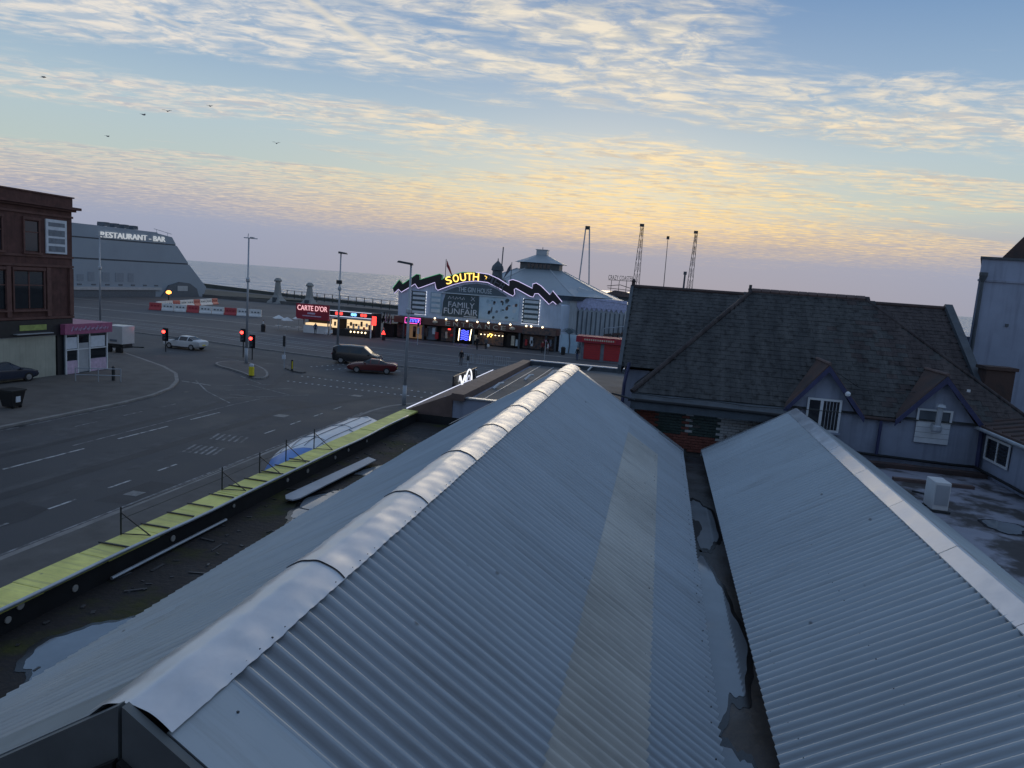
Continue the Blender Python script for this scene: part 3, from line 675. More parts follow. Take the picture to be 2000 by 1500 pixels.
part('step_wall', MB().box(-7.3, -5.0, 24.45, 24.58, 4.41, 5.42), 'render_pale', bld); part('step_cap', MB().box(-7.0, -4.0, 24.38, 24.64, 5.425, 5.47), 'zinc', bld)
for x, y in ((-6.2, 27.5), (-5.6, 31.0), (-4.9, 33.5), (-4.4, 36.6), (-3.4, 36.9)):
    part('roof_bracket', MB().tube([(x, y, 5.42), (x+.15, y+.4, 5.6), (x+.3, y+.5, 5.62)], .05, 6), 'white_plastic', bld)
for x in (-5.9, -5.2): part('roof_seam', MB().box(x-.02, x+.02, 24.8, 37.1, 5.421, 5.435), 'galv', bld)
part('rear_roof', MB().box(-1.2, -.55, 21.6, 37.2, 3.5, 5.30), 'felt_grey', bld)
part('rear_roof', MB().box(-5.6, -1.25, 21.3, 24.3, 3.5, 4.95), 'felt', bld)

# lit sign standing on the pavement edge of the building
ws = thing('lit_sign', (-9.4, 35, 4.3), 'white lit letter sign with arched bulbs on the edge of the low building', 'sign')
part('back_board', MB().box(-9.45, -9.38, 32.9, 37.3, 4.2, 5.0), 'band_black', ws)
text('letter', 'W', 'em_white', ws, (-9.36, 33.9, 4.66), (.35, .9, 0), FZ, .95, .55)
arc = [(-9.36, 35.6+.6*math.cos(t), 4.45+.62*math.sin(t)) for t in [math.pi*k/10 for k in range(11)]]
part('arch_tube', MB().tube(arc, .035, 6), 'em_white', ws); part('arch_tube', MB().tube([(x, 35.6+(y-35.6)*.55, 4.42+(z-4.45)*.55) for x, y, z in arc], .025, 6), 'em_led', ws)
part('lamp_arm', MB().tube([(-9.36, 36.9, 4.2), (-9.36, 36.9, 4.85)], .03, 6).lathe([(.03, -.08), (.11, 0), (.03, .08)], (-9.36, 36.9, 4.9), 8), 'galv', ws)
part('bracket', MB().box(-9.38, -8.6, 34.9, 35.1, 4.4, 4.5), 'steel_dark', ws)

# rounded blue and white canopy on the street front
cn = thing('canopy', (-9.6, 20, 2.6), 'rounded white and blue canopy bulging over the pavement beyond the yellow parapet', 'canopy')
CPROF = [(-8.80, 4.60), (-9.4, 4.78), (-10.1, 4.62), (-10.7, 4.22), (-11.02, 3.6), (-11.05, 2.75)]
def canopy_pt(u, v):
    y = 16.6+5.9*u; k = (1-(1-min(1, u/.5))**2)**.5
    q = v*(len(CPROF)-1); i = min(int(q), len(CPROF)-2); t = q-i
    t2 = t; x = CPROF[i][0]*(1-t2)+CPROF[i+1][0]*t2; z = CPROF[i][1]*(1-t2)+CPROF[i+1][1]*t2
    return (-8.80+(x+8.80)*k, y, 2.75+(z-2.75)*(.35+.65*k))
part('white_shell', MB().grid(lambda u, v: canopy_pt(.28+.72*u, v), 24, 12), 'awning_white', cn, smooth=True)
part('blue_end', MB().grid(lambda u, v: canopy_pt(.0+.279*u, v), 14, 12), 'awning_blue', cn, smooth=True)
for k in range(1, 7):
    v = k/8; part('joint_line', MB().tube([tuple(Vector(canopy_pt(.3+.68*u/10, v))+Vector((-.006, 0, .008))) for u in range(11)], .012, 4), 'sign_grey', cn)
for k in range(14):
    v0 = (k % 7)/8+.01; u = .36+.045*k; part('joint_line', MB().tube([tuple(Vector(canopy_pt(u, v0+.11*w/3))+Vector((-.006, 0, .008))) for w in range(4)], .010, 4), 'sign_grey', cn)
part('end_wall', MB().prism([(-8.80, 2.7), (-11.05, 2.7), (-11.02, 3.6), (-10.7, 4.22), (-10.1, 4.62), (-9.4, 4.78), (-8.80, 4.60)], 'y', 22.51, 22.58), 'awning_white', cn)

# the unseen hotel behind the window, added to darken roof faces turned towards it
ht = thing('hotel', (0, -6, 0), 'tall pale rendered hotel, unseen behind the view and added to shade the roofs', 'building')
part('wall', MB().box(-16, 16, -12, -3.2, 0, 17), 'render_pale', ht)
for xx in (-13, -9, -5, 5, 9, 13):
    for zz in (5.5, 9.0, 12.5):
        part('window', MB().box(xx-.6, xx+.6, -3.199, -3.17, zz, zz+1.7), 'glass_dark', ht)

# ------------------------------------------------------------------ second corrugated roof
r2 = thing('corrugated_roof_wing', (4, 12, 0), 'smaller grey corrugated roof with smooth flat ridge capping, on the right of the valley gutter', 'building')
AX, AZ, BX, BZ = 4.04, 6.60, 1.58, 5.12; CX, CZ = 6.0, 5.42
for a, b in sheet_ys(2.2, 21.3):
    sheet(r2, AX, AZ, BX, BZ, .02, 1.0, a, b, .02, 'sheet_old')
    sheet(r2, AX, AZ, CX, CZ, .02, 1.0, a, b, .02, 'sheet_old')
yk = [1.5, 3.6, 5.7, 7.8, 9.9, 12.0, 14.1, 16.2, 18.3, 21.45]
for i in range(len(yk)-1):
    mb = MB(); y0, y1 = yk[i], yk[i+1]-.012; dz = random.uniform(0, .003)
    k1, k2 = (AZ-BZ)/(AX-BX), (AZ-CZ)/(CX-AX)
    prof = [(-.05, .06), (.0, .075), (.34, -.34*k2+.06), (.34, -.34*k2+.045), (0, .06), (-.05, .045)]
    prof = [(-.22, -.22*k1+.065), (-.02, .068), (.02, .068), (.27, -.27*k2+.068), (.27, -.27*k2+.055), (.0, .05), (-.22, -.22*k1+.05)]
    mb.prism([(AX+p, AZ+q+dz) for p, q in prof], 'y', y0, y1)
    part('ridge_cap', mb, 'ridge_metal', r2)
k1 = (AZ-BZ)/(AX-BX)
part('verge_flashing', MB().prism([(AX, AZ+.07), (BX-.03, BZ+.055), (BX-.03, BZ-.12), (AX, AZ-.10)], 'y', 21.30, 21.42), 'zinc', r2)
part('verge_flashing', MB().prism([(AX+.01, AZ+.07), (CX, CZ+.06), (CX, CZ-.12), (AX+.01, AZ-.10)], 'y', 21.30, 21.42), 'zinc', r2)
part('wall', MB().box(1.725, 5.95, 2.3, 21.2, 0, 5.0), 'black_wall', r2)
part('far_gable', MB().prism([(1.74, 5.0), (5.9, 5.0), (5.9, 5.25), (AX, 6.48), (1.74, 5.1)], 'y', 21.2, 21.28), 'render_grey', r2)
mb = MB()
for k in range(122):
    yy2 = (round(2.6/PIT)+k)*PIT
    if k % 2 == 0:
        for t in (.93, .55):
            t += random.uniform(-.012, .012)
            if random.random() < .7: mb.box(AX+(BX-AX)*t-.006, AX+(BX-AX)*t+.006, yy2-.006, yy2+.006, AZ+(BZ-AZ)*t+.05, AZ+(BZ-AZ)*t+.064)
o = part('screws', mb, 'dark_seam', r2); o['kind'] = 'stuff'
# wet patches in the valley gutter
zv = 4.806
for poly, lab in (([(1.0, 13.2), (1.3, 12.9), (1.5, 11.8), (1.62, 10.6), (1.55, 9.2), (1.35, 8.3), (1.1, 8.0), (.95, 9.0), (.94, 12)], 'long bright puddle in the valley gutter between the corrugated roofs'),
                  ([(1.0, 7.2), (1.35, 7.5), (1.6, 7.0), (1.62, 4), (1.0, 4)], 'near puddle in the valley gutter at the bottom of the view'),
                  ([(1.0, 17.2), (1.55, 17.0), (1.6, 14.2), (1.25, 13.6), (1.1, 15.0)], 'dim puddle in the valley gutter towards the brick wall')):
    puddle(poly, zv+.003, lab, .012)
o = part('moss', flat(jitter_poly(smooth_poly([(.95, 14.2), (1.25, 14.5), (1.3, 15.5), (1.0, 15.9)], 2), .07), zv+.006), 'black_wall'); o['kind'] = 'stuff'; o['label'] = 'dark clump of moss in the valley gutter'

# ================================================================== RIGHT: flat roof, old slate house, tall building
mat('flat_paint', (.30, .31, .37), .5, col2=(.05, .045, .045), mixr=(.46, .56), scale=.75, rvar=.2)
fr = part('flat_roof', MB().box(5.96, 16, 1.0, 21.9, 0, 5.28), 'flat_paint'); tag(fr, 'wet patchy flat roof beside the smaller corrugated roof, stained dark', 'roof')
def upstand(y): return MB().box(6.0, 9.1, y, y+.22, 5.281, 5.42)
part('upstand', MB().box(6.1, 9.1, 21.2, 21.5, 5.281, 5.40), 'tile_brown', fr); part('upstand', MB().box(6.3, 8.2, 19.7, 19.85, 5.281, 5.36), 'lead_brown', fr)
for poly, lab in (([(7.0, 16.2), (7.6, 15.8), (8.0, 16.6), (7.4, 17.0)], 'round dark puddle on the flat roof near the white air conditioner'), ([(7.6, 14.2), (8.8, 14.6), (9.6, 16.6), (8.6, 16.9)], 'wide puddle on the flat roof near the right edge')):
    puddle(poly, 5.290, lab, .03)
ac = thing('air_conditioner', (6.45, 17.2, 5.28), 'white air conditioner box standing on the wet flat roof', 'air conditioner')
part('case', MB().box(6.27, 6.60, 16.95, 17.5, 5.33, 5.96), 'white_plastic', ac, bevel=.015)
part('foot', MB().box(6.25, 6.64, 16.9, 17.0, 5.281, 5.329), 'steel_dark', ac); part('foot', MB().box(6.25, 6.64, 17.4, 17.5, 5.281, 5.329), 'steel_dark', ac)
part('grille', MB().box(6.30, 6.57, 16.935, 16.948, 5.45, 5.9), 'galv', ac); part('side_panel', MB().box(6.602, 6.615, 17.0, 17.2, 5.45, 5.75), 'galv', ac)
part('pipe', MB().tube([(6.5, 17.56, 5.5), (6.5, 17.8, 5.45), (6.4, 18.6, 5.32)], .025, 6), 'steel_dark', ac)

hs = thing('slate_roof_house', (4.5, 25, 0), 'old house with a great dark slate roof and two grey gables with blue bargeboards', 'house')
HY = 22.0
# brick end wall, brick by brick
part('wall', MB().box(-.5, 4.0, HY+.055, HY+.3, 0, 6.16), 'mortar', hs)
part('wall', MB().box(4.0, 10.3, HY, HY+.3, 0, 6.62), 'render_grey', hs)
part('wall', MB().box(-1.0, 10.2, 24.2, 31.8, 0, 7.05), 'render_grey', hs)
part('wall', MB().box(-.45, 10.1, HY+.31, 24.2, 0, 6.5), 'render_grey', hs)
bmesh_r = {m: MB().box(-.108, .108, 0, .05, -.036, .036).mesh('brick', m) for m in ('brick_red', 'brick_glazed', 'brick_white')}
nb = 0; row = 0; z = 4.98
while z < 6.16:
    x = -.42+(row % 2)*.11
    while x < 3.95:
        u = x+.11
        m = 'brick_red'
        if .15 < u < 2.05 and 5.42 < z: m = 'brick_glazed'
        if 1.02 < u < 1.22 and z > 5.42: m = 'brick_white' if row % 2 else 'brick_red'
        if u > 2.05 and z > 5.25+.12*math.sin(row*2.3): m = 'brick_white'
        if nb < 300 and random.random() > .02:
            o = link('brick', bmesh_r[m], hs); o.location = (x+.108, HY+random.uniform(-.006, .006), z); nb += 1
        x += .228
    z += .084; row += 1
# lean-to fascia over the bricks
part('fascia', MB().prism([(21.50, 6.16), (21.50, 6.42), (22.05, 6.66), (22.05, 6.16)], 'x', -.62, 4.02), 'pav_dark', hs)
part('gutter', MB().tube([(-.7, 21.47, 6.44), (1.5, 21.46, 6.43), (4.0, 21.47, 6.41)], .05, 8), 'black_wall', hs)
part('cable', MB().tube([(-.6, 21.75, 6.60), (.6, 21.72, 6.56), (1.6, 21.74, 6.60), (2.8, 21.7, 6.55), (3.9, 21.75, 6.58)], .012, 5), 'steel_dark', hs)
part('cable', MB().tube([(-.9, 21.6, 6.3), (-.7, 21.3, 6.1), (-.6, 21.45, 6.0), (-.9, 21.4, 5.7)], .03, 6).tube([(-1.2, 21.6, 6.55), (-.5, 21.4, 6.45)], .03, 6), 'steel_dark', hs)
part('bracket', MB().box(-1.0, -.55, 21.35, 21.5, 5.95, 6.02), 'sign_white', hs)
# roofs: under-sheets then slates
EZ, EY, RY, RZ2 = 6.60, 21.9, 26.1, 9.92
XL, XR, RL, RR = -.62, 10.7, 3.0, 6.65
roof = part('roof', MB().add([(XL, EY, EZ), (XR, EY, EZ), (RR, RY, RZ2), (RL, RY, RZ2), (XL, 30.3, EZ), (XR, 30.3, EZ)], [(0, 1, 2, 3), (1, 5, 2), (5, 4, 3, 2), (4, 0, 3), (0, 4, 5, 1)]), 'slate', hs)
rear = part('roof', MB().add([(-1.1, 24.0, 7.14), (9.85, 24.0, 7.14), (9.85, 28, 9.80), (-1.1, 28, 9.80), (-1.1, 32, 7.14), (9.85, 32, 7.14)], [(0, 1, 2, 3), (2, 5, 4, 3), (0, 3, 4), (1, 5, 2), (0, 4, 5, 1)]), 'slate', hs)
mat('slate_brown', (.040, .032, .034), .7, col2=(.082, .068, .066), mixr=(.34, .70), scale=1.1, aniso=(2.6, .45, .45), streak=.8, bump=.25, bscale=14, spec=.3)
slate_me = MB().hexa([(-.148, 0, -.004), (.148, 0, -.004), (.148, .30, -.012), (-.148, .30, -.012)], [(-.148, 0, .012), (.148, 0, .012), (.148, .30, .0), (-.148, .30, .0)]).mesh('slate', 'slate')
slate_me2 = slate_me.copy(); slate_me2.materials.clear(); slate_me2.materials.append(MATS['slate_brown'])
def in_poly(p, poly):
    c = False; j = len(poly)-1
    for i in range(len(poly)):
        (xi, yi), (xj, yj) = poly[i], poly[j]
        if (yi > p[1]) != (yj > p[1]) and p[0] < (xj-xi)*(p[1]-yi)/(yj-yi)+xi: c = not c
        j = i
    return c
spots = []
def slates(o, up, poly, vmax, lift=.012):
    """o origin on eave, x along eave, up = slope vector (unit)"""
    up = Vector(up).normalized(); n = Vector((1, 0, 0)).cross(up); row = 0; v = .0
    while v < vmax:
        x = -1.2+(row % 2)*.15
        while x < 11:
            if in_poly((x, v+.12), poly): spots.append((Vector((x, o[1], o[2]))+up*v+n*(lift+random.uniform(0, .006)), up, n))
            x += .302
        v += .2; row += 1
Ls = math.hypot(RY-EY, RZ2-EZ)
def dormer_hole(x, v):
    for cx, hw in ((4.86, 1.0), (7.94, 1.05)):
        if abs(x-cx) < hw*(1-v/2.05): return True
    return False
slates((0, EY, EZ), (0, RY-EY, RZ2-EZ), [(XL+.1, 0), (XR-.1, 0), (RR, Ls), (RL, Ls)], Ls-.15)
spots = [s for s in spots if not dormer_hole(s[0].x, (s[0]-Vector((s[0].x, EY, EZ))).length)]
k_front = len(spots)
L2 = math.hypot(4, 2.66)
def hipx(y): return XL+(y-EY)/(RY-EY)*(RL-XL)
slates((0, 24.0, 7.14), (0, 4, 2.66), [(-1.05, 0), (hipx(24.0)-.1, 0), (RL-.2, L2*.5), (RL-.2, L2*.5), (3.0, L2), (-1.05, L2)], L2-.1)
slates((0, 24.0, 7.14), (0, 4, 2.66), [(9.8, L2*.05), (9.8, L2), (6.8, L2), (6.9, L2*.55), (8.4, L2*.2)], L2-.1)
# the nearest slates singly, the rest joined
order = sorted(range(len(spots)), key=lambda i: spots[i][0].y if i < k_front else 999)
mb = MB(); mb2 = MB()
for r, i in enumerate(order):
    p, up, n = spots[i]; Mx = Matrix((Vector((1, 0, 0)), up, n)).transposed().to_4x4() @ Matrix.Rotation(random.uniform(-.012, .012), 4, 'Z'); Mx.translation = p
    if r < 300:
        o = link('slate', slate_me2 if p.x+(p.y-24)*.5+random.uniform(-1.6, 1.6) > 7.0 else slate_me, roof); o.matrix_local = Mx
    else: (mb2 if p.x+(p.y-24)*.5+random.uniform(-1.6, 1.6) > 7.0 else mb).add([Mx @ v.co for v in slate_me.vertices], [tuple(f.vertices) for f in slate_me.polygons])
o = part('slates', mb, 'slate', roof); o['kind'] = 'stuff'; o = part('slates', mb2, 'slate_brown', roof); o['kind'] = 'stuff'
# ridges and hips
rt_ = MB()
for k in range(12):
    x0 = RL+(RR-RL)*k/12; rt_.tube([(x0, RY, RZ2+.03), (x0+(RR-RL)/12-.02, RY, RZ2+.03)], .09, 8)
part('ridge_tiles', rt_, 'lead_brown', roof)
part('hip_tiles', MB().tube([(XL, EY, EZ+.03), (RL, RY, RZ2+.02)], .075, 8), 'slate_brown', roof); part('hip_tiles', MB().tube([(XR, EY, EZ+.01), (RR, RY, RZ2+.01)], .05, 8), 'slate_brown', roof)
part('ridge_tiles', MB().tube([(-1.12, 28, 9.83), (9.8, 28, 9.83)], .075, 8), 'tile_brown', rear)
part('coping', MB().prism([(23.9, 6.9), (23.9, 7.25), (28, 9.98), (32, 7.25), (32, 6.9)], 'x', 9.75, 10.0), 'pav_dark', rear); part('coping', MB().prism([(23.9, 6.9), (23.9, 7.2), (28, 9.88), (32, 7.2), (32, 6.9)], 'x', -1.22, -1.1), 'pav_dark', rear)
part('finial', MB().lathe([(.07, 0), (.06, .12), (.09, .16), (.03, .26)], (-1.12, 28, 9.86), 8), 'tile_brown', rear); part('vent_pipe', MB().tube([(2.95, 26.2, 9.8), (2.95, 26.2, 10.15)], .05, 8), 'steel_dark', rear)
part('drainpipe', MB().tube([(-.85, 23.9, 7.3), (-.95, 23.75, 6.6), (-.95, 23.7, 5.2)], .055, 8), 'blue_trim', hs)
# gables
for cx, hw, az, wl in ((4.86, .98, 7.92, (4.46, 5.33)), (7.94, 1.05, 7.90, (7.39, 8.27))):
    part('gable', MB().prism([(cx-hw+.08, 6.62), (cx+hw-.08, 6.62), (cx, az-.08)], 'y', HY-.02, HY+.2), 'render_grey', hs)
    by = EY+(az-EZ)/((RZ2-EZ)/(RY-EY))
    for s in (-1, 1):
        gr = part('gable_roof', MB().add([(cx, HY-.22, az+.06), (cx, by, az+.06), (cx+s*(hw+.08), EY+.02, EZ+.10), (cx+s*(hw+.10), HY-.22, EZ-.02), (cx, HY-.22, az-.02), (cx+s*(hw+.10), HY-.22, EZ-.10)], [(0, 1, 2, 3), (0, 3, 5, 4)]), 'tile_brown', hs)
        part('bargeboard', MB().prism([(cx, az+.02), (cx+s*(hw+.12), EZ-.03), (cx+s*(hw+.12), EZ-.20), (cx, az-.17)], 'y', HY-.26-.001*s, HY-.225), 'blue_trim', hs)
    part('gable_ridge', MB().tube([(cx, HY-.24, az+.07), (cx, by, az+.07)], .05, 6), 'lead_brown', hs)
# window in the left gable
w = part('window', MB().box(4.44, 5.34, HY-.045, HY-.02, 6.04, 6.93), 'glass_dark', hs)
for x0, x1, z0, z1 in ((4.42, 5.36, 6.90, 6.96), (4.42, 5.36, 6.0, 6.06), (4.42, 4.48, 6.061, 6.899), (5.30, 5.36, 6.061, 6.899), (4.78, 4.86, 6.061, 6.899)): part('frame', MB().box(x0, x1, HY-.085, HY-.046, z0, z1), 'white_pvc', w)
for x in (4.95, 5.04, 5.13, 5.22): part('bar', MB().box(x-.008, x+.008, HY-.07, HY-.05, 6.07, 6.89), 'galv', w)
part('sill', MB().box(4.38, 5.40, HY-.14, HY-.087, 5.95, 5.998), 'render_pale', w)
# boarded opening with flue in the right gable
w = part('boarded_window', MB().box(7.39, 8.25, HY-.04, HY-.021, 5.98, 6.92), 'rest_dark', hs)
for z0 in (5.98, 6.13, 6.28, 6.43): part('board', MB().box(7.38, 8.26, HY-.065, HY-.041, z0, z0+.14), 'white_pvc', w)
for x0, x1, z0, z1 in ((7.36, 8.28, 6.90, 6.95), (7.36, 7.42, 6.58, 6.899), (8.22, 8.28, 6.58, 6.899), (7.36, 8.28, 6.575, 6.60)): part('frame', MB().box(x0, x1, HY-.075, HY-.042, z0, z1), 'white_pvc', w)
part('flue', MB().tube([(7.82, HY, 6.5), (7.82, HY-.3, 6.5), (7.83, HY-.34, 6.55), (7.84, HY-.34, 7.05)], .075, 10), 'galv', hs); part('flue_cap', MB().lathe([(.14, 0), (.10, .07), (.03, .09)], (7.84, HY-.34, 7.07), 10), 'galv', hs); part('flue_box', MB().lathe([(.12, 0), (.14, .05), (.14, .16), (.1, .2)], (7.82, HY-.32, 6.36), 10), 'galv', hs)
part('gutter', MB().tube([(5.88, HY-.12, 6.55), (6.95, HY-.12, 6.53)], .05, 8), 'tile_brown', hs); part('drainpipe', MB().tube([(6.45, HY-.10, 6.52), (6.45, HY-.08, 5.45)], .045, 8), 'blue_trim', hs)
part('base_pipe', MB().tube([(4.6, HY-.1, 5.55), (6.4, HY-.1, 5.48), (8.4, HY-.1, 5.44), (9.0, HY-.15, 5.46), (9.08, 20.0, 5.44), (9.1, 17.5, 5.42)], .04, 8), 'black_wall', hs)
part('lamp', MB().lathe([(.02, -.07), (.07, -.04), (.08, .02), (.05, .06), (.01, .08)], (5.42, HY-.30, 7.18), 10), 'white_pvc', hs); part('alarm', MB().box(8.45, 8.53, HY-.30, HY-.262, 7.55, 7.62), 'white_pvc', hs)
part('cable', MB().tube([(5.1, HY-.1, 7.75), (5.9, 22.5, 7.32), (6.7, 22.7, 7.26), (7.4, 22.4, 7.35), (7.85, HY-.1, 7.8)], .010, 4), 'steel_dark', hs)

# lower wing on the right
lw = thing('side_wing', (11, 19.5, 0), 'low grey wing with a barred window and brown tiled roof at the right edge', 'house')
part('wall', MB().box(9.2, 16, 15.5, 21.99, 5.281, 6.55), 'render_pale', lw)
w = part('window', MB().box(9.165, 9.199, 20.42, 21.75, 5.80, 6.34), 'glass_dark', lw)
for y0, y1, z0, z1 in ((20.38, 21.79, 6.34, 6.40), (20.38, 21.79, 5.74, 5.80), (20.38, 20.45, 5.801, 6.339), (21.72, 21.79, 5.801, 6.339), (21.05, 21.10, 5.801, 6.339)): part('frame', MB().box(9.14, 9.164, y0, y1, z0, z1), 'white_pvc', w)
for z in (5.9, 6.0, 6.1, 6.2): part('bar', MB().box(9.15, 9.163, 20.46, 21.71, z, z+.014), 'steel_dark', w)
part('roof', MB().hexa([(8.95, 15.3, 6.58), (16, 15.3, 8.0), (16, 22.6, 8.0), (8.95, 22.6, 6.58)], [(8.95, 15.3, 6.66), (16, 15.3, 8.10), (16, 22.6, 8.10), (8.95, 22.6, 6.66)]), 'tile_brown', lw)
for y in [15.6+.5*k for k in range(14)]: part('tile_roll', MB().tube([(9.0, y, 6.68), (15.9, y, 8.09)], .04, 6), 'tile_brown', lw)
part('gutter', MB().tube([(8.92, 15.4, 6.56), (8.92, 22.0, 6.56)], .05, 8), 'zinc', lw); part('drainpipe', MB().tube([(9.05, 21.9, 6.5), (9.08, 21.9, 5.4)], .06, 8), 'blue_trim', lw)
o = part('brick_chimney', MB().box(9.9, 10.7, 24.3, 24.9, 6.0, 8.05).box(9.84, 10.76, 24.24, 24.96, 8.051, 8.15), 'tile_brown'); tag(o, 'low brown brick stack below the tall grey wall', 'chimney')
o = part('yard_wall', MB().box(9.9, 10.9, 28.3, 28.6, 0, 8.9), 'render_grey'); tag(o, 'plain grey wall filling the gap between slate house and tall building', 'wall')
tb = thing('tall_grey_building', (15, 33, 0), 'tall pale grey rendered building with a steep roof at the right edge', 'building')
part('wall', MB().prism([(10.70, 28.0), (24, 28.0), (24, 40), (15.5, 40)], 'z', 0, 11.62), 'render_pale', tb)
part('parapet_cap', MB().prism([(10.62, 27.93), (24, 27.93), (24, 40), (15.4, 40)], 'z', 11.622, 11.70), 'pav_dark', tb)
part('string_course', MB().box(10.66, 12.2, 27.95, 27.998, 10.85, 10.92), 'render_grey', tb)
part('roof', MB().hexa([(11.35, 28.1, 11.701), (20.3, 28.1, 11.701), (24, 40, 11.701), (16.1, 40, 11.701)], [(15.8, 28.1, 17.6), (16.2, 28.1, 17.6), (22.0, 40, 17.6), (21.5, 40, 17.6)]), 'tile_brown', tb)
part('drainpipe', MB().tube([(10.78, 27.9, 10.9), (10.80, 27.9, 6.5)], .06, 8), 'pav_dark', tb); part('hopper', MB().lathe([(.07, 0), (.14, .2), (.14, .3)], (10.78, 27.88, 10.85), 8), 'pav_dark', tb); part('vent', MB().box(11.75, 11.85, 27.97, 27.998, 9.35, 9.45), 'pav_dark', tb)

# ================================================================== LEFT: red terracotta building, corner shop
rb = thing('terracotta_building', (-50, 42, 0), 'dark red terracotta corner building with cornice and tall windows at the left edge', 'building')
FXX = -45.0
part('wall', MB().box(-62, FXX, 30, 48.25, 4.45, 12.6), 'terracotta', rb)
part('cornice', MB().box(-62.2, FXX+.25, 30, 48.45, 12.601, 12.75), 'terracotta_light', rb); part('cornice', MB().box(-62.3, FXX+.5, 30, 48.7, 12.751, 12.95), 'terracotta', rb)
part('parapet', MB().box(-62, FXX+.05, 30, 48.3, 12.951, 13.62), 'terracotta', rb); part('coping', MB().box(-62, FXX+.15, 30, 48.4, 13.621, 13.72), 'terracotta_light', rb)
part('dome', MB().lathe([(4.2, 0), (4.0, 1.0), (3.2, 2.2), (1.8, 3.0), (.3, 3.4)], (-50.5, 39.4, 13.4), 20), 'black_fascia', rb, smooth=True)
for z in (8.35, 9.05, 4.5, 12.1): part('string_course', MB().box(FXX, FXX+.10, 30, 48.30, z, z+.16), 'terracotta_light', rb)
def bwin(y0, y1, z0, z1, mull=1, tr_=None):
    w = part('window', MB().box(FXX+.002, FXX+.03, y0, y1, z0, z1), 'glass_dark', rb)
    for a, b, c, d in ((y0-.12, y0, z0-.1, z1+.1), (y1, y1+.12, z0-.1, z1+.1)): part('frame', MB().box(FXX+.003, FXX+.12, a, b, c, d), 'terracotta_light', w)
    part('sill', MB().box(FXX+.003, FXX+.22, y0-.2, y1+.2, z0-.22, z0-.101), 'terracotta_light', w); part('lintel', MB().box(FXX+.003, FXX+.16, y0-.15, y1+.15, z1+.101, z1+.3), 'terracotta_light', w)
    for k in range(1, mull+1): y = y0+(y1-y0)*k/(mull+1); part('frame', MB().box(FXX+.031, FXX+.07, y-.05, y+.05, z0, z1), 'terracotta_light', w)
    part('frame', MB().box(FXX+.031, FXX+.06, y0, y1, z0+(z1-z0)*.62, z0+(z1-z0)*.62+.08), 'terracotta_light', w)
for y0 in (32.5, 36.2, 40.9, 43.95): bwin(y0, y0+1.2, 9.45, 11.55, 0)
for y0 in (31.5, 35.8, 40.0, 43.0): bwin(y0, y0+2.5, 5.3, 7.95, 1)
for y in (42.5, 45.9, 48.0): part('pilaster', MB().box(FXX+.001, FXX+.18, y-.18, y+.18, 4.7, 8.3), 'terracotta_light', rb)
part('ground_floor', MB().box(-62, FXX-.1, 30, 48.2, 0, 4.449), 'black_fascia', rb); part('fascia', MB().box(FXX-.099, FXX+.12, 30, 48.1, 3.25, 4.44), 'black_fascia', rb)
part('shutter', MB().box(FXX-.098, FXX, 33, 46.55, .12, 3.2), 'cream_shutter', rb); part('shutter_rail', MB().box(FXX-.099, FXX+.04, 33, 46.6, 3.2, 3.249), 'galv', rb)
part('lit_panel', MB().box(FXX+.121, FXX+.16, 43.3, 45.6, 3.70, 4.10), 'olive_sign', rb); part('ledge', MB().box(FXX+.121, FXX+.5, 42.8, 45.9, 3.45, 3.50), 'galv', rb)
part('pier', MB().box(FXX-.098, FXX+.1, 46.62, 47.2, .12, 3.24), 'black_fascia', rb)
sg = thing('sign_board', (-44.9, 46.7, 9.3), 'white sign board with four dark rows high on the red building', 'sign')
part('board', MB().box(FXX+.02, FXX+.12, 45.75, 47.65, 9.36, 11.87), 'sign_white', sg)
for z, h in ((9.5, .42), (10.1, .40), (10.65, .45), (11.35, .30)): part('row', MB().box(FXX+.121, FXX+.13, 45.95, 47.45, z, z+h), 'sign_grey', sg)
sh = thing('corner_shop', (-46.5, 49.5, .12), 'small glazed corner shop with a faded pink sign at the foot of the red building', 'shop')
part('wall', MB().box(-51, -44.75, 48.3, 51.5, .12, 3.2), 'rest_dark', sh); part('wall', MB().box(-44.9, -44.75, 47.2, 48.3, .12, 3.2), 'rest_dark', sh)
sf = part('sign', MB().box(-51.2, -44.45, 46.9, 51.75, 3.25, 4.05), 'pink', sh, label='faded pink fascia with pale scrawled lettering')
for k in range(9):                    # unreadable pale script
    y = 47.5+.42*k; part('script', MB().tube([(-44.43, y, 3.5+.05*(k % 2)), (-44.43, y+.15, 3.85-.06*(k % 3)), (-44.43, y+.28, 3.55), (-44.43, y+.4, 3.7)], .035, 5), 'pink_pale', sf)
for y0, y1 in ((47.25, 48.3), (48.4, 49.5), (49.6, 51.3)): part('pane', MB().box(-44.745, -44.72, y0, y1, 1.2, 3.1), 'glass_dark', sh)
part('door', MB().box(-44.745, -44.70, 48.42, 49.48, .2, 2.5), 'galv', sh)
part('poster', MB().box(-44.719, -44.70, 47.3, 48.28, 2.1, 3.0), 'sign_white', sh); part('poster', MB().box(-44.719, -44.70, 49.7, 51.2, 2.1, 3.0), 'sign_white', sh)
for y0, y1 in ((47.2, 48.4), (49.5, 51.4)): part('panel', MB().box(-44.75, -44.68, y0, y1, .14, 1.15), 'pink_pale', sh)
for y in (47.2, 48.36, 49.55, 51.4): part('mullion', MB().box(-44.745, -44.64, y-.05, y+.05, .13, 3.22), 'white_pvc', sh)
part('transom', MB().box(-44.719, -44.66, 47.26, 51.34, 1.98, 2.06), 'white_pvc', sh)

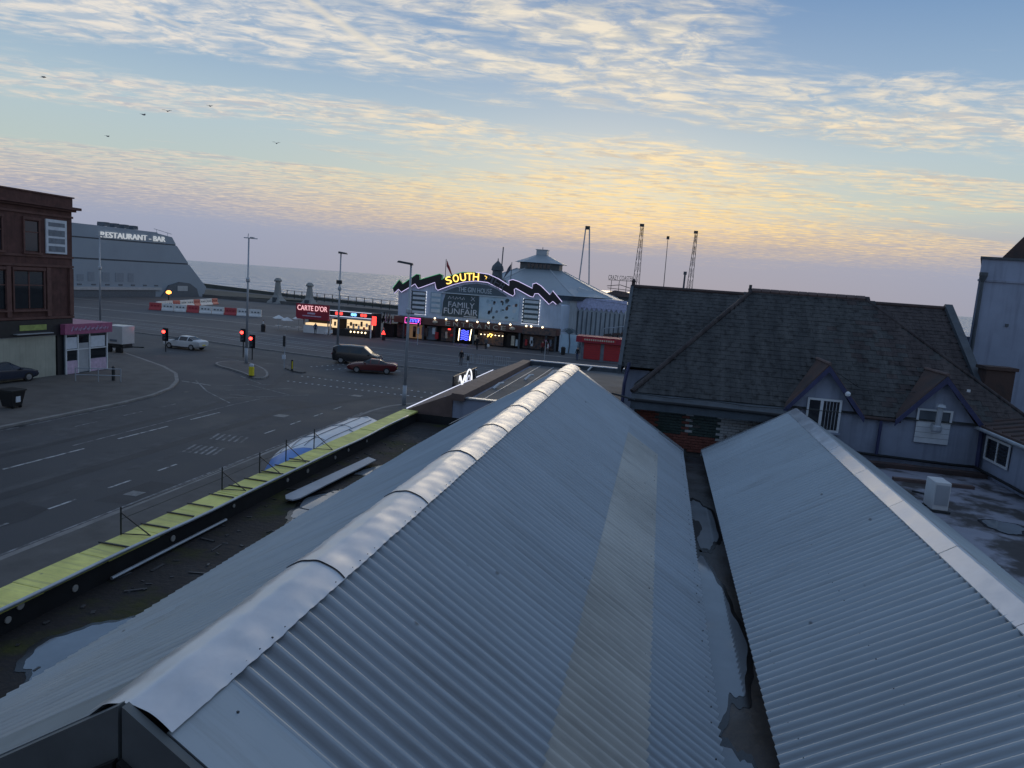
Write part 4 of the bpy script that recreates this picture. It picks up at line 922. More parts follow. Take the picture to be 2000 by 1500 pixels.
# trailer beside the shop
tra = thing('box_trailer', (-52.3, 61.6, .0), 'white box trailer parked beside the corner shop', 'trailer')
part('box', MB().box(-53.1, -51.2, 60.9, 62.6, .95, 2.75), 'paint_white', tra, bevel=.06); part('chassis', MB().box(-53.0, -51.3, 61.1, 62.4, .55, .94), 'steel_dark', tra)
part('tow_bar', MB().tube([(-51.2, 61.8, .7), (-49.9, 62.3, .7)], .07, 6), 'steel_dark', tra); part('number_plate', MB().box(-52.6, -51.8, 60.86, 60.89, 1.2, 1.4), 'sign_grey', tra)
for x in (-52.8, -51.6): part('wheel', MB().tube([(x, 60.85, .36), (x, 61.1, .36)], .36, 14), 'tyre', tra)
# wheelie bin
bn = thing('wheeled_bin', (-37.4, 35.4, .12), 'black wheeled bin on the pavement at the left edge', 'bin')
part('body', MB().hexa([(-37.75, 35.1, .2), (-37.05, 35.1, .2), (-37.05, 35.8, .2), (-37.75, 35.8, .2)], [(-37.9, 34.95, 1.15), (-36.9, 34.95, 1.15), (-36.9, 35.95, 1.15), (-37.9, 35.95, 1.15)]), 'bin_black', bn, bevel=.03)
part('lid', MB().box(-37.95, -36.85, 34.9, 36.0, 1.151, 1.25), 'bin_black', bn, bevel=.03); part('label', MB().box(-36.98, -36.93, 35.3, 35.6, .5, .85), 'sign_white', bn)
for y in (35.2, 35.7): part('wheel', MB().tube([(-37.1, y-.04, .24), (-37.1, y+.04, .24)], .12, 10), 'tyre', bn)
o = part('bollard', MB().lathe([(.12, 0), (.12, .8), (.10, .95), (.13, 1.0), (.04, 1.1)], (-40.3, 47.0, .12), 10), 'steel_dark'); tag(o, 'dark metal bollard on the left pavement corner', 'bollard')
gr_ = thing('guard_rail', (-41, 47.5, .12), 'short grey guard rail on the left pavement before the shop', 'railing')
for t in (0, .5, 1): part('post', MB().tube([(-42.0+2.6*t, 45.2+1.5*t, .12), (-42.0+2.6*t, 45.2+1.5*t, 1.1)], .04, 6), 'galv', gr_)
for z in (.6, 1.1): part('rail', MB().tube([(-42.0, 45.2, z), (-39.4, 46.7, z)], .035, 6), 'galv', gr_)

# far restaurant: sloping slab of a building
rs = thing('restaurant_building', (-128, 150, 0), 'large pale slab-sided restaurant with a slanting end far down the promenade', 'building')
FR = -122.0
def rp(y): return y
part('wall', MB().prism([(100, 0), (175.2, 0), (176.6, 2.6), (169.2, 8.4), (100, 8.0)], 'x', -150, FR), 'rest_panel', rs)
part('wall', MB().prism([(100, 8.35), (168.9, 8.75), (164.2, 13.0), (100, 12.3)], 'x', -149.5, FR+.0), 'rest_panel', rs)
part('wall', MB().prism([(100, 12.6), (163.9, 13.3), (162.4, 15.0), (157, 15.55), (157, 15.75), (136, 15.7), (136, 15.68), (100, 15.4)], 'x', -149, FR), 'rest_panel', rs)
part('joint', MB().prism([(100, 8.0), (169.2, 8.4), (168.9, 8.75), (100, 8.35)], 'x', -149.6, FR-.25), 'rest_dark', rs); part('joint', MB().prism([(100, 12.3), (164.2, 13.0), (163.9, 13.3), (100, 12.6)], 'x', -149.2, FR-.25), 'rest_dark', rs)
text('lettering', 'RESTAURANT - BAR', 'em_restaurant', rs, (FR+.25, 149.0, 14.05), (0, 1, .02), FZ, 21, 1.25, .12)
for y in (143, 146, 149, 152): part('roof_vent', MB().box(-126, -124, y-.8, y+.8, 15.9, 16.5).box(-126.1, -123.9, y-.6, y+.6, 16.501, 16.75), 'rest_dark', rs)
part('roof_rail', MB().tube([(-123, 157, 16.6), (-123, 163.5, 15.8)], .06, 5).tube([(-123, 158, 15.6), (-123, 158, 16.5)], .05, 5).tube([(-123, 162, 15.1), (-123, 162, 16.0)], .05, 5), 'galv', rs)
part('base_strip', MB().prism([(100, 1.6), (158, 1.8), (158, 2.4), (100, 2.3)], 'x', FR+.01, FR+.5), 'galv', rs); part('undercroft', MB().box(FR+.01, FR+.3, 100, 156, .1, 1.59), 'rest_dark', rs)
for y in (132, 135, 139, 143, 147): part('window', MB().box(FR+.005, FR+.06, y, y+1.8+.4*(int(y) % 3), 3.6, 5.0+.2*(int(y) % 4)), 'rest_mid', rs)
for y in range(112, 158, 4): part('vent', MB().box(FR+.005, FR+.1, y, y+1.2, 2.7, 3.0), 'rest_dark', rs)
part('arch', MB().prism([(158, 0), (173, 0), (172, 2.2), (169, 3.6), (165, 3.9), (161, 3.0)], 'x', FR+.01, FR+.4), 'rest_dark', rs)
part('arch_sign', MB().box(FR+.41, FR+.5, 164, 168, 1.6, 2.9), 'galv', rs)
am = thing('amber_light', (-112, 148, .1), 'glowing amber lamp in front of the far restaurant', 'lamp'); part('globe', MB().lathe([(.05, -.45), (.55, -.2), (.6, .1), (.3, .4), (.05, .45)], (-112, 148, 1.9), 10), 'em_orange', am); part('post', MB().box(-112.1, -111.9, 147.9, 148.1, .1, 1.45), 'steel_dark', am)

# ================================================================== PIER
PY = 105.0
UP = [(-40.4, 7.59), (-39.37, 8.99), (-38.79, 8.37), (-36.69, 9.98), (-36.15, 9.95), (-36.11, 9.22), (-33.01, 10.3), (-32.54, 10.12), (-32.65, 9.46), (-32.07, 9.86), (-29.54, 10.75), (-27.44, 10.89), (-25.49, 10.74), (-23.96, 10.2), (-22.27, 9.32), (-22.33, 10.03), (-21.75, 10.21), (-20.85, 9.99), (-18.74, 9.14), (-18.72, 9.78), (-18.22, 9.96), (-17.47, 9.59), (-16.07, 8.41), (-15.69, 9.01), (-14.2, 7.49)]
LO = [(-15.03, 7.07), (-15.56, 7.46), (-16.1, 6.99), (-17.81, 8.43), (-18.32, 8.39), (-18.5, 7.88), (-18.94, 7.92), (-21.22, 8.96), (-21.43, 8.8), (-21.3, 8.1), (-21.57, 7.79), (-22.18, 8.03), (-24.02, 8.91), (-25.55, 9.52), (-27.35, 9.61), (-29.15, 9.34), (-30.93, 8.78), (-33.17, 7.81), (-33.49, 8.08), (-33.7, 8.95), (-35.81, 8.06), (-36.34, 7.88), (-36.84, 8.51), (-37.67, 7.93), (-38.95, 7.1), (-39.45, 7.51), (-40.04, 6.87)]
pier = thing('pier_entrance', (-27, 106, 0), 'pale blue pier entrance hall under a black zigzag sign with lit yellow letters', 'building')
topline = [(-39.6, 7.3), (-36.4, 8.9), (-33.2, 9.2), (-31, 9.4), (-29, 10.0), (-27.4, 10.2), (-25.5, 10.0), (-24, 9.5), (-22, 8.8), (-19.5, 8.6), (-17.8, 8.8), (-16.2, 7.8), (-14.4, 7.1)]
part('wall', MB().prism(topline+[(-14.15, 3.55), (-39.5, 3.55)], 'y', PY, PY+.6), 'pier_wall', pier)
part('hall', MB().box(-39.3, -14.4, PY+.61, PY+14, .1, 6.9), 'pier_wall', pier)
band = part('zigzag_band', MB().prism(UP+LO, 'y', PY-.45, PY-.02), 'band_black', pier)
part('neon_outline', MB().tube([(x, PY-.5, z) for x, z in UP[11:]], .048, 5), 'em_lilac', band); part('neon_outline', MB().tube([(x, PY-.5, z) for x, z in LO], .048, 5), 'em_lilac', band); part('neon_outline', MB().tube([(x, PY-.5, z) for x, z in UP[:12]], .045, 5), 'em_green', band)
for ch, (x, z), rot, lit in (('S', (-31.55, 9.42), 20, 1), ('O', (-30.45, 9.78), 16, 1), ('U', (-29.35, 10.02), 10, 1), ('T', (-28.35, 10.16), 4, 1), ('H', (-27.35, 10.22), 0, 1), ('P', (-25.55, 10.10), -10, 0), ('I', (-24.85, 9.88), -16, 0), ('E', (-24.1, 9.55), -24, 0), ('R', (-23.2, 9.1), -28, 0)):
    c, s = math.cos(R(rot)), math.sin(R(rot)); w = .32 if ch == 'I' else .88
    text('letter', ch, 'em_yellow' if lit else 'unlit_letter', band, (x, PY-.58, z), (c, 0, s), (-s, 0, c), w, 1.12, .06)
part('bulb_tube', MB().tube([(-26.0, PY-.6, 10.45), (-25.7, PY-.6, 10.3), (-25.8, PY-.6, 10.0)], .06, 5), 'em_yellow', band)
tym = [(-32.53, 7.55), (-30.9, 8.3), (-29.1, 8.95), (-27.35, 9.25), (-25.55, 9.1), (-24.0, 8.5), (-22.6, 7.75), (-22.6, 7.62)]
part('tympanum', MB().prism(tym, 'y', PY-.12, PY-.005), 'pier_tym', pier)
text('lettering', 'THE GIN HOUSE', 'pier_strip', pier, (-27.5, PY-.15, 8.22), FX, FZ, 5.2, .72, .03)
part('tympanum_ledge', MB().box(-32.6, -22.5, PY-.3, PY-.006, 7.46, 7.58), 'pier_strip', pier)
def board(x0, x1, z0, z1, rows, lit):
    b = part('price_board', MB().box(x0, x1, PY-.1, PY-.004, z0, z1), 'pier_board' if not lit else 'pier_teal', pier)
    h = (z1-z0)/rows
    for k in range(rows): part('strip', MB().box(x0+.2, x1-.2, PY-.14, PY-.101, z0+h*k+.16, z0+h*(k+1)-.16), 'pier_strip', b)
    if lit:
        for k in range(9):
            z = z0+(z1-z0)*k/8
            for x in (x0, x1): part('bulb', MB().box(x-.045, x+.045, PY-.2, PY-.101, z-.045, z+.045), 'em_white' if (x == x1 or lit == 2) else 'band_black', b)
        part('light_line', MB().tube([(x0 if lit == 2 else x0+.6, PY-.15, z0), (x1, PY-.15, z0), (x1, PY-.15, z1)], .04, 5), 'em_led', b)
board(-37.4, -35.05, 3.95, 7.45, 5, 1); board(-34.4, -32.6, 4.3, 7.5, 4, 0); board(-20.0, -17.5, 3.9, 7.5, 5, 2)
fb = part('funfair_board', MB().prism([(-32.45, 4.0), (-26.7, 4.08), (-26.85, 7.42), (-32.0, 7.40), (-32.35, 6.2)], 'y', PY-.12, PY-.004), 'pier_teal', pier)
text('lettering', 'FAMILY', 'sign_white', fb, (-29.45, PY-.14, 5.85), FX, FZ, 4.1, .82, .02); text('lettering', 'FUNFAIR', 'sign_white', fb, (-29.5, PY-.14, 4.85), FX, FZ, 5.3, .88, .02)
for k in range(5): part('script', MB().tube([(-31.6+.55*k, PY-.14, 6.65+.12*(k % 2)), (-31.35+.55*k, PY-.14, 7.05), (-31.2+.55*k, PY-.14, 6.7)], .05, 5), 'sign_white', fb)
part('cross_mark', MB().tube([(-28.0, PY-.14, 6.6), (-27.4, PY-.14, 7.2)], .04, 4).tube([(-28.0, PY-.14, 7.2), (-27.4, PY-.14, 6.6)], .04, 4), 'sign_white', fb)
part('small_text', MB().box(-29.0, -27.0, PY-.14, PY-.121, 4.14, 4.26), 'sign_white', fb)
pc = part('picture_board', MB().box(-26.7, -20.6, PY-.12, PY-.004, 4.05, 7.42), 'pic_board', pier)
def blob(pts, m): part('picture_shape', MB().prism(smooth_poly(pts, 2), 'y', PY-.135, PY-.121), m, pc)
for k in range(26):
    x = random.uniform(-26.3, -21.0); z = random.uniform(4.35, 7.1); w = random.uniform(.12, .42); h = random.uniform(.10, .38)
    blob([(x-w, z-h*.6), (x+w*.4, z-h), (x+w, z+h*.5), (x-w*.3, z+h)], random.choice(['rest_dark', 'pier_board', 'pier_teal', 'sign_grey', 'pier_strip', 'stall_stuff', 'sign_white']))
# canopy with the entrance lettering
cp = part('canopy', MB().box(-39.6, -14.2, PY-1.4, PY+.59, 2.55, 3.50), 'canopy_brown', pier)
for k, ch in enumerate('ENTRANCE'): text('letter', ch, 'letter_cream', cp, (-31.0+1.22*k, PY-1.45, 3.02), FX, FZ, .72, .62, .04)
text('lettering', 'Waterside', 'letter_cream', cp, (-17.2, PY-1.45, 3.1), FX, FZ, .01, .01, .01) if False else None
for x in (-33.0, -21.1): blob_ = part('gilt_scroll', MB().lathe([(.02, -.3), (.4, -.1), (.45, .1), (.1, .3)], (x, PY-1.5, 3.05), 10), 'letter_cream', cp)
part('signboard', MB().box(-19.6, -14.6, PY-1.5, PY-1.401, 2.45, 3.40), 'stall_stuff', cp)
for x in (-33.07, -31.3, -29.66, -28.04, -26.45, -24.76, -23.04, -21.44, -19.04, -18.31, -16.63): part('lamp', MB().lathe([(.03, -.12), (.13, -.04), (.13, .06), (.03, .13)], (x, PY-1.5, 3.62), 8), 'em_warm', cp)
# shopfronts below
part('recess', MB().box(-39.5, -14.3, PY+.2, PY+.59, .12, 2.54), 'dark_in', pier)
for x0, x1, m in ((-39.4, -37.9, 'stall_stuff'), (-37.4, -35.2, 'em_shopglow'), (-34.6, -33.1, 'sign_grey'), (-32.3, -30.2, 'stall_stuff'), (-26.5, -22.6, 'stall_stuff'), (-22.0, -20.2, 'dark_in'), (-19.6, -14.7, 'stall_stuff')):
    part('shopfront', MB().box(x0, x1, PY-.3, PY+.199, .25, 2.3), m, pier)
for x in (-38.0, -34.9, -30.0, -27.0, -20.0, -14.6): part('column', MB().box(x-.12, x+.12, PY-1.3, PY-1.06, .12, 2.54), 'pav_dark', pier)
for k in range(26):
    x = -39+24.0*random.random(); m = random.choice(['sign_white', 'pink', 'stall_stuff', 'letter_cream', 'pier_strip', 'kiosk_red', 'sign_grey'])
    if -30 < x < -27: continue
    part('goods', MB().box(x-random.uniform(.1, .3), x+.2, PY-.8, PY-.45, random.uniform(.4, 1.2), random.uniform(1.3, 2.2)), m, pier)
for k in range(7): part('lamp', MB().box(-26.0+.55*k, -25.85+.55*k, PY-.9, PY-.81, 1.75, 1.85), 'em_warm', pier)
n1 = part('neon_sign', MB().box(-29.4, -27.4, PY-1.0, PY-.95, .55, 2.4), 'band_black', pier)
for k in range(6): z = .75+.26*k; part('neon_tube', MB().tube([(-29.0, PY-1.05, z), (-28.6, PY-1.05, z+.16), (-28.2, PY-1.05, z-.05), (-27.8, PY-1.05, z+.1)], .05, 5), 'em_blue', n1)
part('neon_tube', MB().tube([(-29.35, PY-1.05, .6), (-29.25, PY-1.05, 2.4)], .06, 5), 'em_warm', n1); part('neon_tube', MB().tube([(-27.6, PY-1.05, .7), (-27.4, PY-1.05, 2.4)], .06, 5), 'em_warm', n1)
n2 = part('neon_sign', MB().box(-37.7, -35.15, PY-1.75, PY-1.70, 2.55, 3.45), 'band_black', pier)
part('neon_tube', MB().tube([(-37.65, PY-1.8, 2.6), (-37.65, PY-1.8, 3.4), (-35.2, PY-1.8, 3.4), (-35.2, PY-1.8, 2.6), (-37.65, PY-1.8, 2.6)], .05, 5), 'em_pink', n2)
for k in range(4): part('neon_tube', MB().tube([(-37.3+.5*k, PY-1.8, 2.8), (-37.25+.5*k, PY-1.8, 3.2), (-36.98+.5*k, PY-1.8, 3.2), (-36.98+.5*k, PY-1.8, 2.8)], .07, 5), 'em_blue', n2)
part('neon_tube', MB().tube([(-35.6, PY-1.8, 2.8), (-35.4, PY-1.8, 3.25)], .07, 5), 'em_pink', n2)
part('lit_sign', MB().tube([(-24.9, PY-1.0, 1.5), (-24.5, PY-1.0, 2.0), (-24.1, PY-1.0, 1.9), (-24.4, PY-1.0, 1.5)], .1, 5), 'em_yellow', pier); part('red_lamp', MB().box(-31.0, -30.6, PY-1.2, PY-1.1, 2.05, 2.25), 'em_redsign', pier)
# cupola and flags behind the sign
part('cupola', MB().lathe([(1.6, 9.5), (1.5, 10.0), (.9, 10.2), (.75, 11.3), (1.0, 11.5), (.85, 12.1), (.4, 12.6), (.1, 12.9), (.05, 13.3)], (-25.2, PY+4, 0), 10), 'pav_dark', pier)
part('mast', MB().tube([(-24.4, PY+3, 9), (-24.3, PY+3, 15.0)], .09, 6), 'pav_dark', pier)
for fx, zt, m, lab, dirx in ((-32.9, 12.6, 'flag_red', 'red flag on a pole left of the pier cupola', 1), (-22.6, 12.8, 'flag_grey', 'dark flag on a pole right of the pier cupola', -1)):
    t = thing('flag', (fx, PY+2, 9), lab, 'flag'); part('pole', MB().tube([(fx, PY+2, 9), (fx, PY+2, zt)], .05, 6), 'steel_dark', t)
    part('cloth', MB().grid(lambda u, v: (fx+dirx*(.1+1.25*u*(.4+.6*v)), PY+2+.12*math.sin(6*u+v), zt-.15-1.9*v*(.5+.5*u)-u*.9), 8, 8), m, t, smooth=True)
# pavilion behind
pv = thing('pier_pavilion', (-20, 128, 0), 'grey pavilion with a sweeping roof and square lantern behind the pier entrance', 'building')
cx, cy = -21.6, 128.0
def ring4(hx, hy, z): return [(cx-hx, cy-hy, z), (cx+hx, cy-hy, z), (cx+hx, cy+hy, z), (cx-hx, cy+hy, z)]
def ring8(hx, hy, z, c=.42):
    return [(cx-hx, cy-hy*(1-c), z), (cx-hx*(1-c), cy-hy, z), (cx+hx*(1-c), cy-hy, z), (cx+hx, cy-hy*(1-c), z), (cx+hx, cy+hy*(1-c), z), (cx+hx*(1-c), cy+hy, z), (cx-hx*(1-c), cy+hy, z), (cx-hx, cy+hy*(1-c), z)]
def loft(rings):
    mb = MB(); n = len(rings[0]); vs = [p for r in rings for p in r]
    fs = [(i*n+j, i*n+(j+1) % n, (i+1)*n+(j+1) % n, (i+1)*n+j) for i in range(len(rings)-1) for j in range(n)]
    return mb.add(vs, fs+[tuple(range(n))[::-1], tuple(range((len(rings)-1)*n, len(rings)*n))])
part('wall', loft([ring8(12.3, 12.3, .1), ring8(12.3, 12.3, 7.6)]), 'pav_wall', pv)
part('eaves', loft([ring8(12.9, 12.9, 7.6), ring8(13.3, 13.3, 8.3)]), 'pav_dark', pv)
part('roof', loft([ring8(13.5, 13.5, 8.31), ring8(10.2, 10.2, 9.5), ring8(6.6, 6.6, 11.1), ring8(3.9, 3.9, 12.35)]), 'pav_roof', pv)
part('lantern', loft([ring8(3.5, 3.5, 12.36), ring8(3.5, 3.5, 13.5)]), 'pav_dark', pv)
part('lantern_roof', loft([ring8(4.4, 4.4, 13.51), ring8(2.6, 2.6, 14.25), ring8(1.0, 1.0, 15.0)]), 'pav_roof', pv)
part('lantern_cap', MB().box(cx-.95, cx+.95, cy-.95, cy+.95, 15.01, 15.85).box(cx-1.1, cx+1.1, cy-1.1, cy+1.1, 15.851, 15.95), 'pav_roof', pv); part('finial', MB().tube([(cx, cy, 15.9), (cx, cy, 16.4)], .06, 6), 'pav_dark', pv)
for k in range(6): part('lantern_window', MB().box(cx-1.9+.7*k, cx-1.4+.7*k, cy-3.56, cy-3.501, 12.6, 13.3), 'glass_dark', pv)
for j in range(8):
    a, b, c = Vector(ring8(13.5, 13.5, 8.34)[j]), Vector(ring8(6.6, 6.6, 11.14)[j]), Vector(ring8(3.9, 3.9, 12.4)[j]); mdl = Vector(ring8(10.2, 10.2, 9.54)[j])
    part('roof_rib', MB().tube([a, mdl, b, c], .09, 5), 'pav_wall', pv)
# annexe with scalloped awning on the right
sa = thing('pier_side_hall', (-8.5, 122, 0), 'pale panelled side hall with a lavender scalloped edge right of the pavilion', 'building')
part('wall', MB().box(-13.2, -5.6, 117, 130, .1, 6.6), 'pav_wall', sa); part('roof', MB().hexa([(-13.6, 116.6, 8.2), (-5.2, 116.6, 7.6), (-5.2, 131, 7.6), (-13.6, 131, 8.2)], [(-13.6, 119, 9.8), (-8.8, 122, 8.6), (-8.8, 131, 8.6), (-13.6, 131, 9.8)]), 'pav_roof', sa)
part('fascia', MB().box(-13.4, -5.4, 116.7, 116.99, 6.62, 8.15), 'lavender', sa)
for k in range(10): part('scallop', MB().prism([(-13.3+.79*k, 6.62), (-12.55+.79*k, 6.62), (-12.92+.79*k, 6.1)], 'y', 116.75, 116.95), 'lavender', sa)
for k in range(11): x = -13.1+.74*k; part('pilaster', MB().box(x-.09, x+.09, 116.8, 116.999, .12, 6.0), 'rest_dark' if k % 3 else 'pav_dark', sa)
tn = thing('blue_marquee', (-2.5, 125, 0), 'pale blue marquee roof between the pier hall and the slate house', 'tent')
part('roof', MB().add([(-5.4, 122, 7.0), (2.5, 122, 6.4), (2.5, 130, 6.4), (-5.4, 130, 7.0), (-4.0, 126, 8.4), (1.0, 126, 7.6)], [(0, 1, 5, 4), (1, 2, 5), (2, 3, 4, 5), (3, 0, 4), (0, 3, 2, 1)]), 'tent_blue', tn); part('valance', MB().box(-5.4, 2.5, 121.8, 121.99, 5.9, 6.5), 'tent_blue', tn)
for x in (-5.2, -2.6, 0, 2.4): part('leg', MB().box(x-.1, x+.1, 121.9, 122.1, .1, 5.9), 'galv', tn)
for k, (z, lab) in enumerate(((2.6, 'lower pale ramp railing right of the pier hall'), (4.2, 'upper brown ramp railing right of the pier hall'))):
    t = thing('ramp', (-5, 112, 0), lab, 'ramp'); part('deck', MB().hexa([(-8.6, 112+3*k, z-1.9), (2, 112+3*k, z), (2, 114+3*k, z), (-8.6, 114+3*k, z-1.9)], [(-8.6, 112+3*k, z-1.6), (2, 112+3*k, z+.3), (2, 114+3*k, z+.3), (-8.6, 114+3*k, z-1.6)]), ('sign_white', 'tile_brown')[k], t)
    part('rail', MB().tube([(-8.6, 112+3*k, z-.6), (2, 112+3*k, z+1.3)], .07, 5), 'galv', t)
    for j in range(9): u = j/8; part('post', MB().tube([(-8.6+10.6*u, 112+3*k, z-1.7+1.9*u), (-8.6+10.6*u, 112+3*k, z-.6+1.9*u)], .05, 5), 'galv', t)
# painted palm cut-out panel
pp = thing('palm_panel', (-12.8, 104, 0), 'pale painted panel with palm fronds beside the pier entrance', 'sign')
part('panel', MB().box(-13.9, -11.4, 103.9, 104.1, .15, 2.9), 'pic_board', pp)
for k in range(9): a = R(20+17.5*k); part('frond', MB().tube([(-12.7, 103.85, 3.0), (-12.7+.7*math.cos(a), 103.85, 3.1+.7*math.sin(a)), (-12.7+1.3*math.cos(a), 103.85, 3.0+.8*math.sin(a))], .12, 5, .03), 'pier_tym', pp)
part('trunk', MB().tube([(-12.6, 103.86, .2), (-12.5, 103.86, 1.6), (-12.7, 103.86, 3.0)], .09, 6), 'rest_dark', pp)
# red kiosk
rk = thing('red_kiosk', (-7.2, 97, .12), 'red shuttered kiosk with a red sign band beside the slate house', 'kiosk')
part('wall', MB().box(-10.0, -4.3, 96.2, 99, .12, 2.6), 'sign_grey', rk); part('fascia', MB().box(-10.7, -4.1, 95.6, 99.2, 2.55, 3.35), 'sign_red', rk)
part('sign_strip', MB().box(-9.9, -5.4, 95.55, 95.599, 2.75, 3.15), 'kiosk_red', rk)
for k in range(14): part('lettering', MB().box(-9.6+.29*k, -9.42+.29*k, 95.52, 95.549, 2.84, 3.06), 'letter_cream', rk)
for x0, x1 in ((-9.6, -7.4), (-6.9, -4.7)):
    s = part('shutter', MB().box(x0, x1, 96.08, 96.199, .3, 2.5), 'kiosk_red', rk)
    for k in range(7): part('slat', MB().box(x0, x1, 96.05, 96.079, .38+.3*k, .42+.3*k), 'sign_red', s)
part('flag_poster', MB().box(-4.29, -4.2, 96.4, 98.8, .4, 2.3), 'sign_white', rk); part('flag_poster', MB().box(-4.65, -4.3, 96.05, 96.19, .3, 1.2), 'cloth_blue', rk)
# ride masts beyond
def lattice(x, y, z0, z1, w0, w1, lean, lab):
    t = thing('ride_mast', (x, y, 0), lab, 'mast', 'slender masts of the pier rides')
    n = 9; cs = []
    for k in range(n+1):
        u = k/n; w = w0+(w1-w0)*u; z = z0+(z1-z0)*u; c = x+lean*u; cs.append([(c-w, y-w, z), (c+w, y-w, z), (c, y+w, z)])
    for j in range(3): part('leg', MB().tube([c[j] for c in cs], .065, 4), 'steel_dark', t)
    mb = MB()
    for k in range(n):
        for j in range(3): mb.tube([cs[k][j], cs[k+1][(j+1) % 3]], .03, 3); mb.tube([cs[k][(j+1) % 3], cs[k+1][j]], .03, 3)
    part('bracing', mb, 'steel_dark', t); part('head', MB().box(x+lean-w1-.3, x+lean+w1+.1, y-.3, y+.3, z1, z1+.7), 'steel_dark', t)
lattice(-7.1, 190, 0, 26.4, 1.2, .35, .35, 'lattice mast in the middle of the pier ride masts'); lattice(6.3, 190, 0, 25.4, 1.0, .3, .5, 'lattice mast nearest the slate house, right of the others')
bg = thing('slingshot_ride', (-19.8, 190, 0), 'two leaning slender masts meeting at the top behind the pavilion', 'mast')
part('mast', MB().tube([(-22.3, 190, 0), (-21.2, 190, 25)], .18, 5), 'galv', bg); part('mast', MB().tube([(-18.3, 190, 0), (-20.2, 190, 25)], .18, 5), 'galv', bg); part('head', MB().box(-21.3, -20.1, 189.7, 190.3, 24.9, 25.8), 'steel_dark', bg)
t = thing('thin_mast', (0.1, 190, 0), 'single thin pole between the two lattice masts', 'mast'); part('pole', MB().tube([(.2, 190, 0), (-.05, 190, 24.3)], .14, 5, .07), 'steel_dark', t); part('head', MB().box(-.4, .3, 189.8, 190.2, 23.6, 24.4), 'steel_dark', t)
t = thing('short_mast', (5, 190, 0), 'short thick pole just left of the right-hand lattice mast', 'mast'); part('pole', MB().tube([(5.0, 190, 0), (5.1, 190, 15.3)], .35, 6, .25), 'pav_dark', t); part('head', MB().box(4.7, 5.5, 189.7, 190.3, 15.0, 15.8), 'pav_dark', t)
cc = thing('coaster_sign', (-11, 190, 0), 'openwork coaster sign on a thin frame right of the pavilion', 'sign')
text('lettering', 'CRAZY COASTER', 'steel_dark', cc, (-11.0, 190, 13.1), FX, FZ, 6.4, 1.15, .08)
part('frame', MB().tube([(-14.2, 190, 12.4), (-7.8, 190, 12.4)], .06, 4).tube([(-14.4, 190, 10.8), (-11, 190, 11.3), (-7.4, 190, 10.4)], .08, 4).tube([(-14.2, 190, 10.3), (-7.0, 190, 10.0)], .07, 4), 'steel_dark', cc)
for x in (-13.5, -11.5, -9.6, -8.2): part('leg', MB().tube([(x, 190, 0), (x+.2, 190, 12.4)], .07, 4), 'steel_dark', cc)
part('station_roof', MB().prism([(-15.5, 8.4), (-12, 9.8), (-9.5, 9.6), (-5, 8.2)], 'y', 186, 194), 'stall_stuff', cc); part('station', MB().box(-15, -5.5, 187, 193, 0, 8.39), 'pav_dark', cc)

# ================================================================== PROMENADE KIOSKS, BARRIERS
kc = thing('ice_cream_kiosk', (-50.5, 100, .12), 'ice-cream kiosk with a big dark red sign board on top', 'kiosk')
part('counter', MB().box(-52.2, -48.2, 99.3, 101.5, .12, 1.3), 'white_plastic', kc); part('wall', MB().box(-52.3, -48.1, 101.0, 102.6, .12, 2.4), 'dark_in', kc); part('display', MB().box(-52.0, -48.4, 99.5, 100.9, 1.31, 1.6), 'em_interior', kc)
for x in (-52.2, -48.3): part('post', MB().box(x-.07, x+.07, 99.3, 99.44, 1.3, 2.45), 'sign_grey', kc)
part('awning', MB().hexa([(-53.0, 98.6, 2.2), (-47.9, 98.6, 2.2), (-47.9, 102.6, 2.4), (-53.0, 102.6, 2.4)], [(-53.0, 98.6, 2.35), (-47.9, 98.6, 2.35), (-47.9, 102.6, 2.6), (-53.0, 102.6, 2.6)]), 'sign_red', kc)
sb = part('sign_board', MB().box(-53.3, -48.0, 98.9, 99.1, 2.36, 4.45), 'sign_red', kc)
text('lettering', "CARTE D'OR", 'em_carte', sb, (-50.65, 98.86, 3.85), FX, FZ, 4.8, .78, .03)
part('small_text', MB().box(-51.4, -50.2, 98.85, 98.899, 2.95, 3.2), 'pink_pale', sb); part('small_text', MB().box(-52.2, -49.2, 98.85, 98.899, 2.6, 2.75), 'pink_pale', sb)
for k, (x, y) in enumerate(((-55.0, 99.5), (-56.8, 100.2), (-53.6, 100.4))):
    t = thing('parasol_table', (x, y, .12), ('white slatted parasol table nearest the ice-cream kiosk', 'outer white parasol table left of the ice-cream kiosk', 'white parasol table tucked behind the ice-cream kiosk')[(0, 1, 2)[k]], 'table', 'tables by the ice-cream kiosk')
    part('pole', MB().tube([(x, y, .12), (x, y, 2.1+.15*k)], .04, 6), 'galv', t); part('canopy', MB().lathe([(1.05, 1.55+.15*k), (.6, 1.8+.15*k), (.05, 2.05+.15*k)], (x, y, .12), 4), 'white_plastic', t); part('top', MB().box(x-.4, x+.4, y-.4, y+.4, .72, .77), 'white_plastic', t)
kb = thing('lit_food_kiosk', (-44.6, 100, .12), 'food kiosk with brightly lit counter and red and blue signs', 'kiosk')
part('wall', MB().box(-48.0, -41.3, 100.6, 102.8, .12, 3.7), 'dark_in', kb); part('counter', MB().box(-47.4, -41.6, 99.4, 100.5, .12, 1.15), 'dark_in', kb)
part('back_wall', MB().box(-45.8, -41.7, 100.5, 100.59, 1.3, 2.55), 'em_interior', kb)
for k in range(9): part('goods', MB().box(-45.6+.42*k, -45.35+.42*k, 100.2, 100.45, 1.25+.4*(k % 2), 1.6+.4*(k % 2)+.2*(k % 3)), random.choice(['sign_white', 'kiosk_red', 'letter_cream', 'dark_in', 'stall_stuff']), kb)
